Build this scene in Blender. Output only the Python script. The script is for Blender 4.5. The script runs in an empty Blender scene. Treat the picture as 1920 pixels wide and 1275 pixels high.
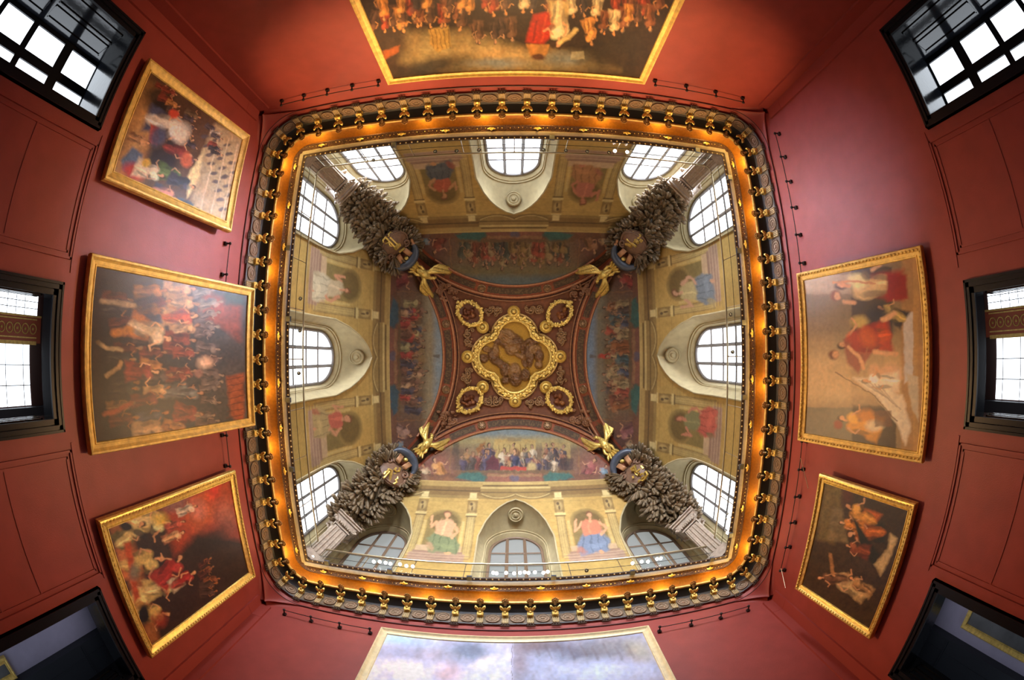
import bpy, bmesh, math, random
import numpy as np
from mathutils import Vector, Matrix

SC = bpy.context.scene
COL = SC.collection
# ------------------------------------------------------------------ camera
FPX = 795.7
_tx, _ty, _yw = -.1706/57.3, -2.167/57.3, -.3728/57.3
def _rot():
    c1, s1 = math.cos(_tx), math.sin(_tx); c2, s2 = math.cos(_ty), math.sin(_ty); c, s = math.cos(_yw), math.sin(_yw)
    Ry = np.array([[c1, 0, s1], [0, 1, 0], [-s1, 0, c1]]); Rx = np.array([[1, 0, 0], [0, c2, -s2], [0, s2, c2]])
    Rz = np.array([[c, -s, 0], [s, c, 0], [0, 0, 1]])
    return Rz @ Rx @ Ry
RV = _rot()
FL = np.diag([1., -1., 1.])
def px_dir(px, py):
    dx, dy = px-960, py-637.5
    r = math.hypot(dx, dy)+1e-9
    th = 2*math.asin(r/(2*FPX))
    v = np.array([math.sin(th)*dx/r, -math.sin(th)*dy/r, math.cos(th)])
    return FL @ (RV @ v)
def to_px(P):
    P = np.atleast_2d(np.asarray(P, float))
    v = (P @ FL) @ RV            # = RV^T FL P
    h = np.hypot(v[:, 0], v[:, 1])+1e-12
    th = np.arctan2(h, v[:, 2]); r = 2*FPX*np.sin(th/2)
    return np.stack([960+r*v[:, 0]/h, 637.5-r*v[:, 1]/h], 1)
cam = bpy.data.cameras.new('camera'); camo = bpy.data.objects.new('camera', cam); COL.objects.link(camo)
cam.type = 'PANO'
cam.sensor_width = 36; cam.sensor_fit = 'HORIZONTAL'
cam.panorama_type = 'FISHEYE_EQUISOLID'
cam.fisheye_lens = FPX/1920*36
cam.fisheye_fov = math.radians(200)
cam.clip_start = 0.05; cam.clip_end = 200
M = FL @ RV @ np.diag([1., 1., -1.])
camo.matrix_world = Matrix([list(M[i])+[0] for i in range(3)]+[[0, 0, 0, 1]])
SC.camera = camo
# ------------------------------------------------------------------ view and world
SC.view_settings.view_transform = 'Standard'
SC.view_settings.look = 'None'
SC.view_settings.gamma = 1
SC.view_settings.use_curve_mapping = False
SC.view_settings.exposure = 0.0
SC.cycles.use_denoising = True
SC.cycles.max_bounces = 6; SC.cycles.diffuse_bounces = 4; SC.cycles.glossy_bounces = 3
SC.cycles.transparent_max_bounces = 8
SC.cycles.sample_clamp_indirect = 6
SC.cycles.caustics_reflective = False; SC.cycles.caustics_refractive = False
W = bpy.data.worlds.new('world'); SC.world = W; W.use_nodes = True
W.node_tree.nodes['Background'].inputs[0].default_value = (.75, .85, 1, 1)
W.node_tree.nodes['Background'].inputs[1].default_value = .6
# light levels
WIN_TOP, WIN_SIDE, WIN_BOT = 7.0, 4.0, .36
SKY_T = 600.
COVE_W = 26.
BEAM_T, BEAM_S = 5600., 2300.
CGAIN = 1.22

def s2l(c):
    c = np.asarray(c, float)/255.
    return np.where(c <= .04045, c/12.92, ((c+.055)/1.055)**2.4)
def hx(r, g, b): return tuple(float(x) for x in s2l((r, g, b)))
# ------------------------------------------------------------------ materials
MATS = {}
def mat(name, col=(.5, .5, .5), rough=.6, metal=0., noise=0., nscale=6., bump=0., bscale=40., emit=None, estr=0., vcol=False, spec=.5, coat=0., vnoise=0.):
    if name in MATS: return MATS[name]
    m = bpy.data.materials.new(name); m.use_nodes = True
    nt = m.node_tree; N = nt.nodes; L = nt.links
    b = N['Principled BSDF']
    b.inputs['Roughness'].default_value = rough; b.inputs['Metallic'].default_value = metal
    b.inputs['Specular IOR Level'].default_value = spec
    b.inputs['Coat Weight'].default_value = coat; b.inputs['Coat Roughness'].default_value = .25
    b.inputs['Base Color'].default_value = (*col, 1)
    tc = N.new('ShaderNodeTexCoord')
    if vcol:
        a = N.new('ShaderNodeVertexColor'); a.layer_name = 'Col'
        src = a.outputs['Color']
        if vnoise:
            n = N.new('ShaderNodeTexNoise'); n.inputs['Scale'].default_value = nscale; n.inputs['Detail'].default_value = 6
            L.new(tc.outputs['Object'], n.inputs['Vector'])
            mr = N.new('ShaderNodeMapRange'); mr.inputs[1].default_value = .3; mr.inputs[2].default_value = .7
            mr.inputs[3].default_value = 1-vnoise; mr.inputs[4].default_value = 1+vnoise
            L.new(n.outputs['Fac'], mr.inputs[0])
            mx = N.new('ShaderNodeVectorMath'); mx.operation = 'SCALE'
            L.new(src, mx.inputs[0]); L.new(mr.outputs[0], mx.inputs['Scale']); src = mx.outputs[0]
        L.new(src, b.inputs['Base Color'])
    elif noise:
        n = N.new('ShaderNodeTexNoise'); n.inputs['Scale'].default_value = nscale; n.inputs['Detail'].default_value = 8
        L.new(tc.outputs['Object'], n.inputs['Vector'])
        r = N.new('ShaderNodeValToRGB')
        r.color_ramp.elements[0].position = .3; r.color_ramp.elements[1].position = .7
        r.color_ramp.elements[0].color = (*[max(0, c*(1-noise)) for c in col], 1)
        r.color_ramp.elements[1].color = (*[min(1, c*(1+noise)) for c in col], 1)
        L.new(n.outputs['Fac'], r.inputs[0]); L.new(r.outputs[0], b.inputs['Base Color'])
    if bump:
        n = N.new('ShaderNodeTexNoise'); n.inputs['Scale'].default_value = bscale; n.inputs['Detail'].default_value = 5
        L.new(tc.outputs['Object'], n.inputs['Vector'])
        bp = N.new('ShaderNodeBump'); bp.inputs['Strength'].default_value = bump; bp.inputs['Distance'].default_value = .03
        L.new(n.outputs['Fac'], bp.inputs['Height']); L.new(bp.outputs[0], b.inputs['Normal'])
    if emit:
        b.inputs['Emission Color'].default_value = (*emit, 1); b.inputs['Emission Strength'].default_value = estr
    MATS[name] = m
    return m
CREAMG = mat('pale_gold_frame', (.80, .68, .40), .4, .1, noise=.12, nscale=10)
STEM = mat('corbel_stem', (.55, .42, .22), .45, .15, noise=.15, nscale=12)
RED = mat('red_wall_paint', (.31, .048, .036), .5, noise=.10, nscale=2.5, bump=.12, bscale=60)
REDT = mat('red_trim_paint', (.31, .047, .035), .5)
BLACK = mat('black_gloss_paint', (.008, .009, .012), .14, bump=.05, bscale=12)
BLACKM = mat('black_satin_paint', (.009, .010, .014), .35, spec=.25)
GOLD = mat('gilding', (.90, .60, .16), .34, .6, noise=.25, nscale=14, bump=.25, bscale=40)
GOLDP = mat('gold_paint_matte', (.85, .56, .15), .42, .2, noise=.25, nscale=9, bump=.3, bscale=50)
GOLDC = mat('gold_cove', (.33, .125, .012), .36, .35, noise=.18, nscale=16, bump=.2, bscale=70)
BRONZE = mat('dark_gilt_bronze', (.42, .27, .10), .38, .7, noise=.3, nscale=30)
DARKW = mat('shaded_walnut', (.012, .011, .012), .6)  # near black, carries the soffit's recess shade; also backs the pictures
LEAFD = mat('dark_leaf_moulding', (.10, .045, .02), .45, .3, noise=.7, nscale=35, bump=.9, bscale=30)
CREAM = mat('cream_plaster', (.46, .40, .29), .6, noise=.12, nscale=10)
FRZ = mat('brown_frieze', (.17, .12, .075), .6, noise=.25, nscale=8, bump=.3, bscale=25)
ROS = mat('carved_brown', (.26, .175, .105), .6, noise=.2, nscale=20)
VAULT = mat('vault_paint', rough=.75, vcol=True, vnoise=.10, nscale=9, bump=.15, bscale=30)
CANVAS = mat('oil_canvas', rough=.36, vcol=True, vnoise=.07, nscale=12, bump=.10, bscale=60, spec=.4)
RELIEF = mat('relief_paint', rough=.42, metal=.1, vcol=True, vnoise=.2, nscale=20, bump=.2, bscale=50)
STONE = mat('pale_stone', (.43, .345, .185), .8, noise=.10, nscale=4, bump=.1, bscale=30)
BRZ2 = mat('garland_bronze', (.20, .14, .078), .5, noise=.5, nscale=7)
BROWN = mat('brown_plaster', (.28, .125, .055), .55, noise=.3, nscale=8, bump=.6, bscale=14)
BROWN2 = mat('warm_brown_plaster', (.42, .17, .075), .5, noise=.2, nscale=10, bump=.2, bscale=30)
SHIELD = mat('brown_shield', (.22, .12, .07), .5, noise=.2, nscale=8)
BLUE = mat('slate_blue_metal', (.075, .088, .115), .35, .2, noise=.2, nscale=5)
COPPER = mat('copper_tan', (.45, .22, .10), .45, .3)
PILST = mat('pilaster_stone', (.42, .33, .25), .7, noise=.2, nscale=8, bump=.3, bscale=25)
MULL = mat('brown_mullion', (.20, .125, .075), .6)
MULLW = mat('grey_mullion', (.22, .2, .19), .6)
RAILM = mat('brass_rail', (.55, .45, .28), .3, .8)
IRON = mat('black_iron', (.02, .012, .012), .5, .2)
STEEL = mat('blued_steel', (.10, .12, .17), .35, .6)
GUTT = mat('dark_guttae', (.10, .07, .05), .45, .3)
FLOOR = mat('oak_floor', (.22, .13, .07), .5, noise=.3, nscale=5)
LAV = mat('lavender_wall', (.42, .38, .50), .8, noise=.05, nscale=3)
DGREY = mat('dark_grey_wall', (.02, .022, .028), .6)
BULB = mat('spot_bulb', (1, 1, 1), .3, emit=(1, .95, 1), estr=40)
def emitmat(name, col, s):
    return mat(name, (.1, .1, .1), .4, emit=col, estr=s)
GL_T = emitmat('window_glass_north', (.80, .88, 1), WIN_TOP)
GL_S = emitmat('window_glass_side', (.88, .93, 1), WIN_SIDE)
GL_B = emitmat('window_glass_south', (.80, .84, .80), WIN_BOT)
GL_L = emitmat('window_glass_low', (.85, .92, 1), 3.2)
GLD = bpy.data.materials.new('clear_glass'); GLD.use_nodes = True
_n = GLD.node_tree.nodes; _n.clear(); _l = GLD.node_tree.links
_o = _n.new('ShaderNodeOutputMaterial'); _m = _n.new('ShaderNodeMixShader'); _t = _n.new('ShaderNodeBsdfTransparent'); _g = _n.new('ShaderNodeBsdfGlossy')
_f = _n.new('ShaderNodeLayerWeight'); _f.inputs[0].default_value = .05
_t.inputs[0].default_value = (.93, .95, .94, 1); _g.inputs[1].default_value = .03; _g.inputs[0].default_value = (.9, .9, .9, 1)
_l.new(_f.outputs['Fresnel'], _m.inputs[0]); _l.new(_t.outputs[0], _m.inputs[1]); _l.new(_g.outputs[0], _m.inputs[2]); _l.new(_m.outputs[0], _o.inputs[0])

# ------------------------------------------------------------------ mesh builder
class MB:
    def __init__(s): s.v = []; s.f = []; s.c = []
    def add(s, vs, fs, col=None):
        o = len(s.v); s.v += [tuple(map(float, p)) for p in vs]; s.f += [tuple(o+i for i in f) for f in fs]
        if col is not None: s.c += [col]*len(vs)
        return o
    def box(s, c, sz, R=None):
        c = np.array(c, float); h = np.array(sz, float)/2
        vs = [np.array([x, y, z])*h for x in (-1, 1) for y in (-1, 1) for z in (-1, 1)]
        if R is not None: vs = [R @ v for v in vs]
        s.add([c+v for v in vs], [(0, 1, 3, 2), (4, 6, 7, 5), (0, 4, 5, 1), (2, 3, 7, 6), (0, 2, 6, 4), (1, 5, 7, 3)])
    def tube(s, pts, rad, segs=8, closed=False, caps=True, flat=1.):
        P = [np.array(p, float) for p in pts]; n = len(P)
        if not hasattr(rad, '__len__'): rad = [rad]*n
        up = None; rings = []
        for i in range(n):
            a = P[(i-1) % n] if (closed or i > 0) else P[i]; b = P[(i+1) % n] if (closed or i < n-1) else P[i]
            t = b-a; t = t/(np.linalg.norm(t)+1e-12)
            if up is None:
                up = np.array([0, 0, 1.]) if abs(t[2]) < .9 else np.array([1., 0, 0])
            u = up-t*np.dot(up, t); u /= np.linalg.norm(u)+1e-12; up = u; w = np.cross(t, u)
            rings.append([P[i]+rad[i]*(math.cos(2*math.pi*k/segs)*w+flat*math.sin(2*math.pi*k/segs)*u) for k in range(segs)])
        fs = []
        m = n if closed else n-1
        for i in range(m):
            j = (i+1) % n
            for k in range(segs):
                l = (k+1) % segs
                fs.append((i*segs+k, i*segs+l, j*segs+l, j*segs+k))
        if caps and not closed:
            fs.append(tuple(range(segs))[::-1]); fs.append(tuple((n-1)*segs+k for k in range(segs)))
        s.add([p for r in rings for p in r], fs)
    def grid(s, A, close_u=False, close_v=False):
        A = np.asarray(A); n, m = A.shape[:2]
        fs = []
        for i in range(n if close_u else n-1):
            for j in range(m if close_v else m-1):
                a, b = (i+1) % n, (j+1) % m
                fs.append((i*m+j, a*m+j, a*m+b, i*m+b))
        s.add(A.reshape(-1, 3), fs)
    def ball(s, c, r, sc=(1, 1, 1), R=None, nu=10, nv=7):
        A = []
        for i in range(nu):
            row = []
            for j in range(nv+1):
                t = math.pi*j/nv; p = 2*math.pi*i/nu
                v = np.array([math.sin(t)*math.cos(p), math.sin(t)*math.sin(p), math.cos(t)])*r*np.array(sc)
                if R is not None: v = R @ v
                row.append(np.array(c)+v)
            A.append(row)
        s.grid(A, close_u=True)
    def lathe(s, c, prof, R=None, seg=20):
        """prof: list of (radius, height) along local z"""
        A = []
        for i in range(seg):
            p = 2*math.pi*i/seg; row = []
            for r, h in prof:
                v = np.array([r*math.cos(p), r*math.sin(p), h])
                if R is not None: v = R @ v
                row.append(np.array(c)+v)
            A.append(row)
        s.grid(A, close_u=True)
    def build(s, name, material, parent=None, smooth=True, loc=None, sharp=None):
        me = bpy.data.meshes.new(name)
        V = s.v
        if loc is not None: V = [(x-loc[0], y-loc[1], z-loc[2]) for x, y, z in V]
        me.from_pydata(V, [], s.f); me.update()
        if s.c and len(s.c) == len(s.v):
            ca = me.color_attributes.new('Col', 'FLOAT_COLOR', 'POINT')
            arr = np.ones((len(s.v), 4), 'f'); arr[:, :3] = np.array(s.c); ca.data.foreach_set('color', arr.ravel())
        me.materials.append(material)
        bm = bmesh.new(); bm.from_mesh(me); bmesh.ops.recalc_face_normals(bm, faces=bm.faces); bm.to_mesh(me); bm.free()
        if smooth:
            me.polygons.foreach_set('use_smooth', [True]*len(me.polygons))
            me.set_sharp_from_angle(angle=math.radians(sharp or 40))
        o = bpy.data.objects.new(name, me); COL.objects.link(o)
        if loc is not None: o.location = loc
        if parent is not None:
            o.parent = parent; w = Vector((0, 0, 0)); q = parent
            while q is not None: w += q.location; q = q.parent
            o.location = Vector(loc or (0, 0, 0))-w
        return o
def tag(o, label=None, cat=None, group=None, kind=None):
    if label: o['label'] = label
    if cat: o['category'] = cat
    if group: o['group'] = group
    if kind: o['kind'] = kind
    return o
def struct(o): o['kind'] = 'structure'; return o
def thing(name, label, cat, loc, group=None):
    o = bpy.data.objects.new(name, None); COL.objects.link(o); o.location = loc; o.empty_display_size = .1
    return tag(o, label, cat, group)
def nz(v): v = np.array(v, float); return v/(np.linalg.norm(v)+1e-12)
def frame(a, n):
    """columns: a (local x), b (local y), n (local z)"""
    n = nz(n); a = nz(np.array(a)-n*np.dot(a, n)); b = np.cross(n, a)
    return np.stack([a, b, n], 1)

# ------------------------------------------------------------------ room dimensions (camera at origin, z up, y toward bottom of photo)
XL, XR, YT, YB = -6.29, 6.43, -6.05, 6.24
CX, CY = (XL+XR)/2, (YT+YB)/2
HX, HY = (XR-XL)/2, (YB-YT)/2
ZF = -1.65
WALLS = {'L': (0, XL), 'R': (0, XR), 'T': (1, YT), 'B': (1, YB)}
INW = {'L': np.array([1., 0, 0]), 'R': np.array([-1., 0, 0]), 'T': np.array([0, 1., 0]), 'B': np.array([0, -1., 0])}
# ------------------------------------------------------------------ vault profile
_cp = [(6.6, 9.2), (6.6, 9.7), (6.6, 11.5), (6.58, 12.8), (6.42, 13.8), (6.05, 15.0), (5.6, 16.0), (5.12, 16.9), (4.45, 17.95), (3.8, 18.7), (3.3, 19.15), (2.6, 19.6), (1.6, 19.95), (0, 20.1), (-1.6, 19.95)]
def _cat():
    out = []; P = np.array(_cp)
    for i in range(1, len(P)-2):
        for k in range(40):
            t = k/40
            out.append(.5*(2*P[i]+(P[i+1]-P[i-1])*t+(2*P[i-1]-5*P[i]+4*P[i+1]-P[i+2])*t*t+(3*P[i]-P[i-1]-3*P[i+1]+P[i+2])*t**3))
    out.append(P[-2]); return np.array(out)
PROF = _cat()                       # (r,z) from the gallery wall up to the crown
PTAN = PROF[:, 0]/PROF[:, 1]        # falls monotonically
_dl = np.hypot(*np.diff(PROF, axis=0).T); PLEN = np.concatenate([[0], np.cumsum(_dl)])
def prof_z_of_tan(t): return float(np.interp(t, PTAN[::-1], PROF[::-1, 1]))
def prof_at_len(l): return np.array([np.interp(l, PLEN, PROF[:, 0]), np.interp(l, PLEN, PROF[:, 1])])
def len_of_z(z): return float(np.interp(z, PROF[:, 1], PLEN))
VC = (.06, .04)
SIDE = {'B': lambda u, r: (u, r), 'R': lambda u, r: (r, -u), 'T': lambda u, r: (-u, -r), 'L': lambda u, r: (-r, u)}
def sp(side, u, r, z):
    x, y = SIDE[side](u, r); return np.array([VC[0]+x, VC[1]+y, z])
def S(px, py, off=0.):
    """point on the vault seen at this direction, lifted off toward the room"""
    d = px_dir(px, py); z = 15.
    for _ in range(14):
        P = d*(z/d[2]); x, y = P[0]-VC[0], P[1]-VC[1]; r = max(abs(x), abs(y)); z = prof_z_of_tan(r/z)
    P = d*(z/d[2])
    return P*(1-off/np.linalg.norm(P)) if off else P
def Sn(P):
    """inward normal of the vault near P"""
    x, y = P[0]-VC[0], P[1]-VC[1]; r = max(abs(x), abs(y))
    i = min(len(PROF)-2, max(1, int(np.argmin(np.abs(PROF[:, 1]-P[2])+np.abs(PROF[:, 0]-r)))))
    dr, dz = PROF[i+1]-PROF[i-1]; n = nz([dz, -dr])      # (radial, z) pointing outward/up
    n = np.array([-abs(n[0]), -abs(n[1])])
    w = nz([x if abs(x) > .75*r else 0, y if abs(y) > .75*r else 0, 0])
    return nz(np.array([w[0]*n[0], w[1]*n[0], n[1]]))
# ------------------------------------------------------------------ lower room shell
def wpt(w, a, z, off=0.):
    """point on wall w: a along the wall, z height, off toward the room"""
    ax, d = WALLS[w]; n = INW[w]*off
    return (np.array([d, a, z]) if ax == 0 else np.array([a, d, z]))+n
def wbox(mb, w, a0, a1, z0, z1, o0, o1):
    p, q = wpt(w, a0, z0, o0), wpt(w, a1, z1, o1)
    mb.box((p+q)/2, np.abs(q-p))
ZT = 8.62
DOORS = {'L': [(-5.18, -3.52, 2.78), (-.76, .93, 2.78), (3.76, 5.35, 2.68)],
         'R': [(-5.2, -3.5, 2.80), (-.72, .99, 2.80), (3.76, 5.42, 2.68)], 'T': [], 'B': []}
for w, nm in (('L', 'left'), ('R', 'right'), ('T', 'front'), ('B', 'back')):
    lo, hi = ((YT, YB) if w in 'LR' else (XL, XR))
    mb = MB(); xs = [lo]+[v for d in DOORS[w] for v in d[:2]]+[hi]
    for i in range(len(xs)-1):
        door = i % 2 == 1
        z0 = DOORS[w][i//2][2] if door else ZF
        n = 8
        for k in range(n):
            a0 = xs[i]+(xs[i+1]-xs[i])*k/n; a1 = xs[i]+(xs[i+1]-xs[i])*(k+1)/n
            mb.add([wpt(w, a0, z0), wpt(w, a1, z0), wpt(w, a1, ZT), wpt(w, a0, ZT)], [(0, 1, 2, 3)])
    struct(mb.build('wall_'+nm, RED, smooth=False))
mb = MB(); mb.add([(XL-.1, YT-.1, ZF), (XR+.1, YT-.1, ZF), (XR+.1, YB+.1, ZF), (XL-.1, YB+.1, ZF)], [(0, 1, 2, 3)])
struct(mb.build('floor', FLOOR, smooth=False))
# corner pilaster strips and wall panel mouldings
mb = MB()
for w in 'LRTB':
    lo, hi = ((YT, YB) if w in 'LR' else (XL, XR))
    wd = .34
    for a0, a1 in ((lo, lo+wd), (hi-wd, hi)):
        wbox(mb, w, a0, a1, ZF, 7.55, 0, .05)
        wbox(mb, w, a0+.0, a1+.0, 7.0, 7.02, .05, .055)
struct(mb.build('trim_1', REDT, smooth=False))
mb = MB()
for w in 'LR':
    for a0, a1 in ((-3.12, -1.3), (1.4, 3.4)):
        for f in (0, .09):
            for (b0, b1, z0, z1) in ((a0+f, a1-f, 3.04-f, 3.075-f), (a0+f, a0+f+.035, ZF, 3.075-f), (a1-f-.035, a1-f, ZF, 3.075-f)):
                wbox(mb, w, b0, b1, z0, z1, 0, .035 if f == 0 else .02)
        for zz in (.62, 1.60):
            wbox(mb, w, a0+.12, a1-.12, zz, zz+.03, 0, .02)
    wbox(mb, w, -3.3, -1.12, 3.10, 3.13, 0, .02)
    wbox(mb, w, 1.3, 3.5, 3.10, 3.13, 0, .02)
struct(mb.build('trim_2', REDT, smooth=False))
# red corner spandrels under the cornice (flat at the walls' corner, rising to the moulding's arc)
def rrect(d, R, nseg=12, nst=10):
    """closed rounded rectangle at distance d in from the walls; returns points and inward normals"""
    hx_, hy_ = HX-d, HY-d; R = max(R, .002); out = []; nn = []
    cs = [(1, 1, 0), (-1, 1, 90), (-1, -1, 180), (1, -1, 270)]
    for i, (sx, sy, a0) in enumerate(cs):
        c = np.array([CX+sx*(hx_-R), CY+sy*(hy_-R)])
        for k in range(nseg+1):
            a = math.radians(a0+90*k/nseg)
            out.append(c+R*np.array([math.cos(a), math.sin(a)])); nn.append(-np.array([math.cos(a), math.sin(a)]))
        sx2, sy2, b0 = cs[(i+1) % 4]
        c2 = np.array([CX+sx2*(hx_-R), CY+sy2*(hy_-R)]); a = math.radians(a0+90)
        e = c2+R*np.array([math.cos(a), math.sin(a)]); s0 = out[-1]
        for k in range(1, nst): out.append(s0+(e-s0)*k/nst); nn.append(nn[-1])
    return np.array(out), np.array(nn)
def sweep(name, prof, material, nseg=12, nst=40, sharp=35):
    """prof: list of (d, z, R)"""
    rings = []
    for d, z, R in prof:
        P, _ = rrect(d, R, nseg, nst); rings.append(np.c_[P, np.full(len(P), z)])
    A = np.array(rings); mb = MB(); mb.grid(A, close_v=True)
    return mb.build(name, material, sharp=sharp)
RC = .95
mb = MB()
for sx, sy in ((1, 1), (-1, 1), (-1, -1), (1, -1)):
    cor = np.array([CX+sx*HX, CY+sy*HY, 0]); n = 18; A = []; tip = cor+[-sx*.14, -sy*.14, 7.60]
    c = np.array([CX+sx*(HX-.03-RC), CY+sy*(HY-.03-RC)])
    for k in range(n+1):
        a = math.radians(90*k/n); arc = np.array([c[0]+sx*RC*math.cos(a), c[1]+sy*RC*math.sin(a), 7.98])
        row = []
        for j in range(13):
            t = j/12; p = tip*(1-t)+arc*t; p[2] = 7.60+.38*t**.7; row.append(p)
        A.append(row)
    mb.grid(A)
    # overhanging lip between the spandrel's edges and the two walls
    for e, ax_ in ((A[0], 0), (A[-1], 1)):
        L = []
        for j, p in enumerate(e):
            t = j/12; q = p.copy(); q[ax_] = cor[ax_]; w_ = math.sin(math.pi*min(1, t*1.02+.0))
            m_ = (p+q)/2+np.array([0, 0, .05]); q2 = q+np.array([0, 0, .02-.10*w_]); p2 = p+np.array([0, 0, -.0])
            L.append([p2, m_, q2])
        mb.grid(L)
struct(mb.build('trim_3', RED, sharp=30))
struct(sweep('trim_4', [(.0, 7.985, RC), (.03, 7.985, RC), (.038, 8.0, RC), (.03, 8.015, RC), (.0, 8.02, RC)], mat('dark_red_bead', (.07, .012, .012), .5)))
struct(sweep('trim_5', [(.0, 8.01, RC), (.012, 8.2, RC), (.05, 8.21, RC)], RED))
# cornice
struct(sweep('trim_6', [(.05, 8.19, RC), (.07, 8.19, RC), (.08, 8.225, RC), (.06, 8.24, RC)], mat('dark_edge_paint', (.04, .03, .025), .5)))
struct(sweep('trim_7', [(.06, 8.23, RC), (.075, 8.60, RC)], FRZ))
struct(sweep('trim_8', [(.075, 8.60, RC), (.10, 8.66, RC), (.2, 8.72, .85), (.31, 8.76, .75)], DARKW))  # dark brown soffit, coloured nearly black to hold the shade of the recess
struct(sweep('trim_9', [(.31, 8.755, .75), (.35, 8.76, .7), (.365, 8.79, .7), (.35, 8.83, .7), (.30, 8.84, .72), (.02, 8.80, .9)], GOLDP))
struct(sweep('trim_10', [(.02, 8.80, .9), (.03, 8.95, .85), (.07, 9.10, .8), (.14, 9.22, .72), (.20, 9.28, .65), (.26, 9.33, .6), (.30, 9.36, .55), (.31, 9.35, .55)], GOLDC))
struct(sweep('trim_11', [(.31, 9.355, .5), (.34, 9.345, .45), (.38, 9.40, .38), (.41, 9.43, .3), (.45, 9.45, .22), (.46, 9.44, .15)], LEAFD))
struct(sweep('trim_12', [(.46, 9.44, .06), (.47, 9.435, .05), (.54, 9.47, .04), (.55, 9.485, .04)], CREAM, sharp=30))
struct(sweep('trim_13', [(.55, 9.485, .03), (.56, 9.51, .03), (.60, 9.535, .03), (.62, 9.54, .03), (.625, 9.575, .03), (.2, 9.59, .03), (-.55, 9.59, .03)], mat('dark_inner_paint', (.05, .03, .022), .5)))
# dentils on the inner edge: a repeat of about 400 tiny blocks; the nearest hundred could not be told apart, one trim mesh
mb = MB()
P, Nn = rrect(.60, .03, 2, 74)
for i in range(len(P)):
    mb.box((P[i][0], P[i][1], 9.528), (.032, .032, .02))
struct(mb.build('trim_14', CREAM, smooth=False))
# pearl row and leaf bosses on the dark moulding
mb = MB(); rnd = random.Random(5)
P, Nn = rrect(.37, .3, 6, 110)
for i in range(len(P)):
    q = P[i]; j = rnd.uniform(-.02, .02)
    mb.ball((q[0]+Nn[i][0]*j, q[1]+Nn[i][1]*j, 9.392), .015, nu=6, nv=4)
struct(mb.build('trim_15', GOLD))

# ------------------------------------------------------------------ things placed along the rounded cornice
def along(d, R, s_list=None, n=None, phase=0.):
    hx_, hy_ = HX-d, HY-d
    segs = []; L = []
    # start mid right side, going toward +y (clockwise in photo), matches rrect corner order from the right side
    P, Nn = rrect(d, R, 24, 60)
    P = np.vstack([P, P[:1]]); Nn = np.vstack([Nn, Nn[:1]])
    l = np.concatenate([[0], np.cumsum(np.hypot(*np.diff(P, axis=0).T))])
    tot = l[-1]
    # phase zero = middle of the left side
    iL = np.argmin(np.abs(P[:, 1]-CY)+np.abs(P[:, 0]-(CX-hx_)))
    s0 = l[iL]
    out = []
    for k in range(n):
        s = (s0+(k+phase)*tot/n) % tot
        p = np.array([np.interp(s, l, P[:, 0]), np.interp(s, l, P[:, 1])]); q = nz([np.interp(s, l, Nn[:, 0]), np.interp(s, l, Nn[:, 1])])
        out.append((p, q))
    return out
def side_of(p):
    x, y = (p[0]-CX)/HX, (p[1]-CY)/HY
    if min(abs(x), abs(y)) > .90: return 'corner'
    return ('left' if x < 0 else 'right') if abs(x) > abs(y) else ('far' if y < 0 else 'near')
SIDETXT = {'left': 'wall of the dark battle picture', 'right': 'wall of the picture with the pale draped figure', 'far': 'wall of the cut-off picture with the red cloak', 'near': 'wall of the cut-off cloudy blue picture', 'corner': 'rounded corners'}
ORD = 'first second third fourth fifth sixth seventh eighth ninth tenth eleventh twelfth thirteenth fourteenth fifteenth sixteenth seventeenth eighteenth nineteenth twentieth twenty-first twenty-second twenty-third twenty-fourth'.split()
def order_labels(items, what, where, cat, group):
    """items: (object, plan point). Gives every one of a row its own label by its place along its side."""
    rows = {}
    for o, p in items:
        sd = side_of(p); rows.setdefault(sd, []).append((o, p))
    for sd, L in rows.items():
        if sd == 'corner':
            cn = {}
            for o, p in L: cn.setdefault(('upper' if p[1] < CY else 'lower', 'left' if p[0] < CX else 'right'), []).append((o, p))
            for (a, b), M_ in cn.items():
                M_.sort(key=lambda q: q[1][0])
                for i, (o, p) in enumerate(M_):
                    tag(o, '%s at the %s %s corner of the %s%s' % (what, a, b, where, '' if len(M_) == 1 else ', %s from the left' % ORD[i]), cat, group)
            continue
        k = 0 if sd in ('far', 'near') else 1
        L.sort(key=lambda q: q[1][k])
        nm = {'far': 'top', 'near': 'bottom'}.get(sd, sd)
        for i, (o, p) in enumerate(L):
            tag(o, '%s, %s from the %s on the %s side of the %s' % (what, ORD[i], 'left' if k == 0 else 'top', nm, where), cat, group)
def copy_tree(root, loc, rotz):
    r = root.copy(); COL.objects.link(r); r.location = loc; r.rotation_euler = (0, 0, rotz)
    for ch in root.children:
        c = ch.copy(); COL.objects.link(c); c.parent = r
        for g in ch.children:
            d = g.copy(); COL.objects.link(d); d.parent = c
    return r
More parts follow.
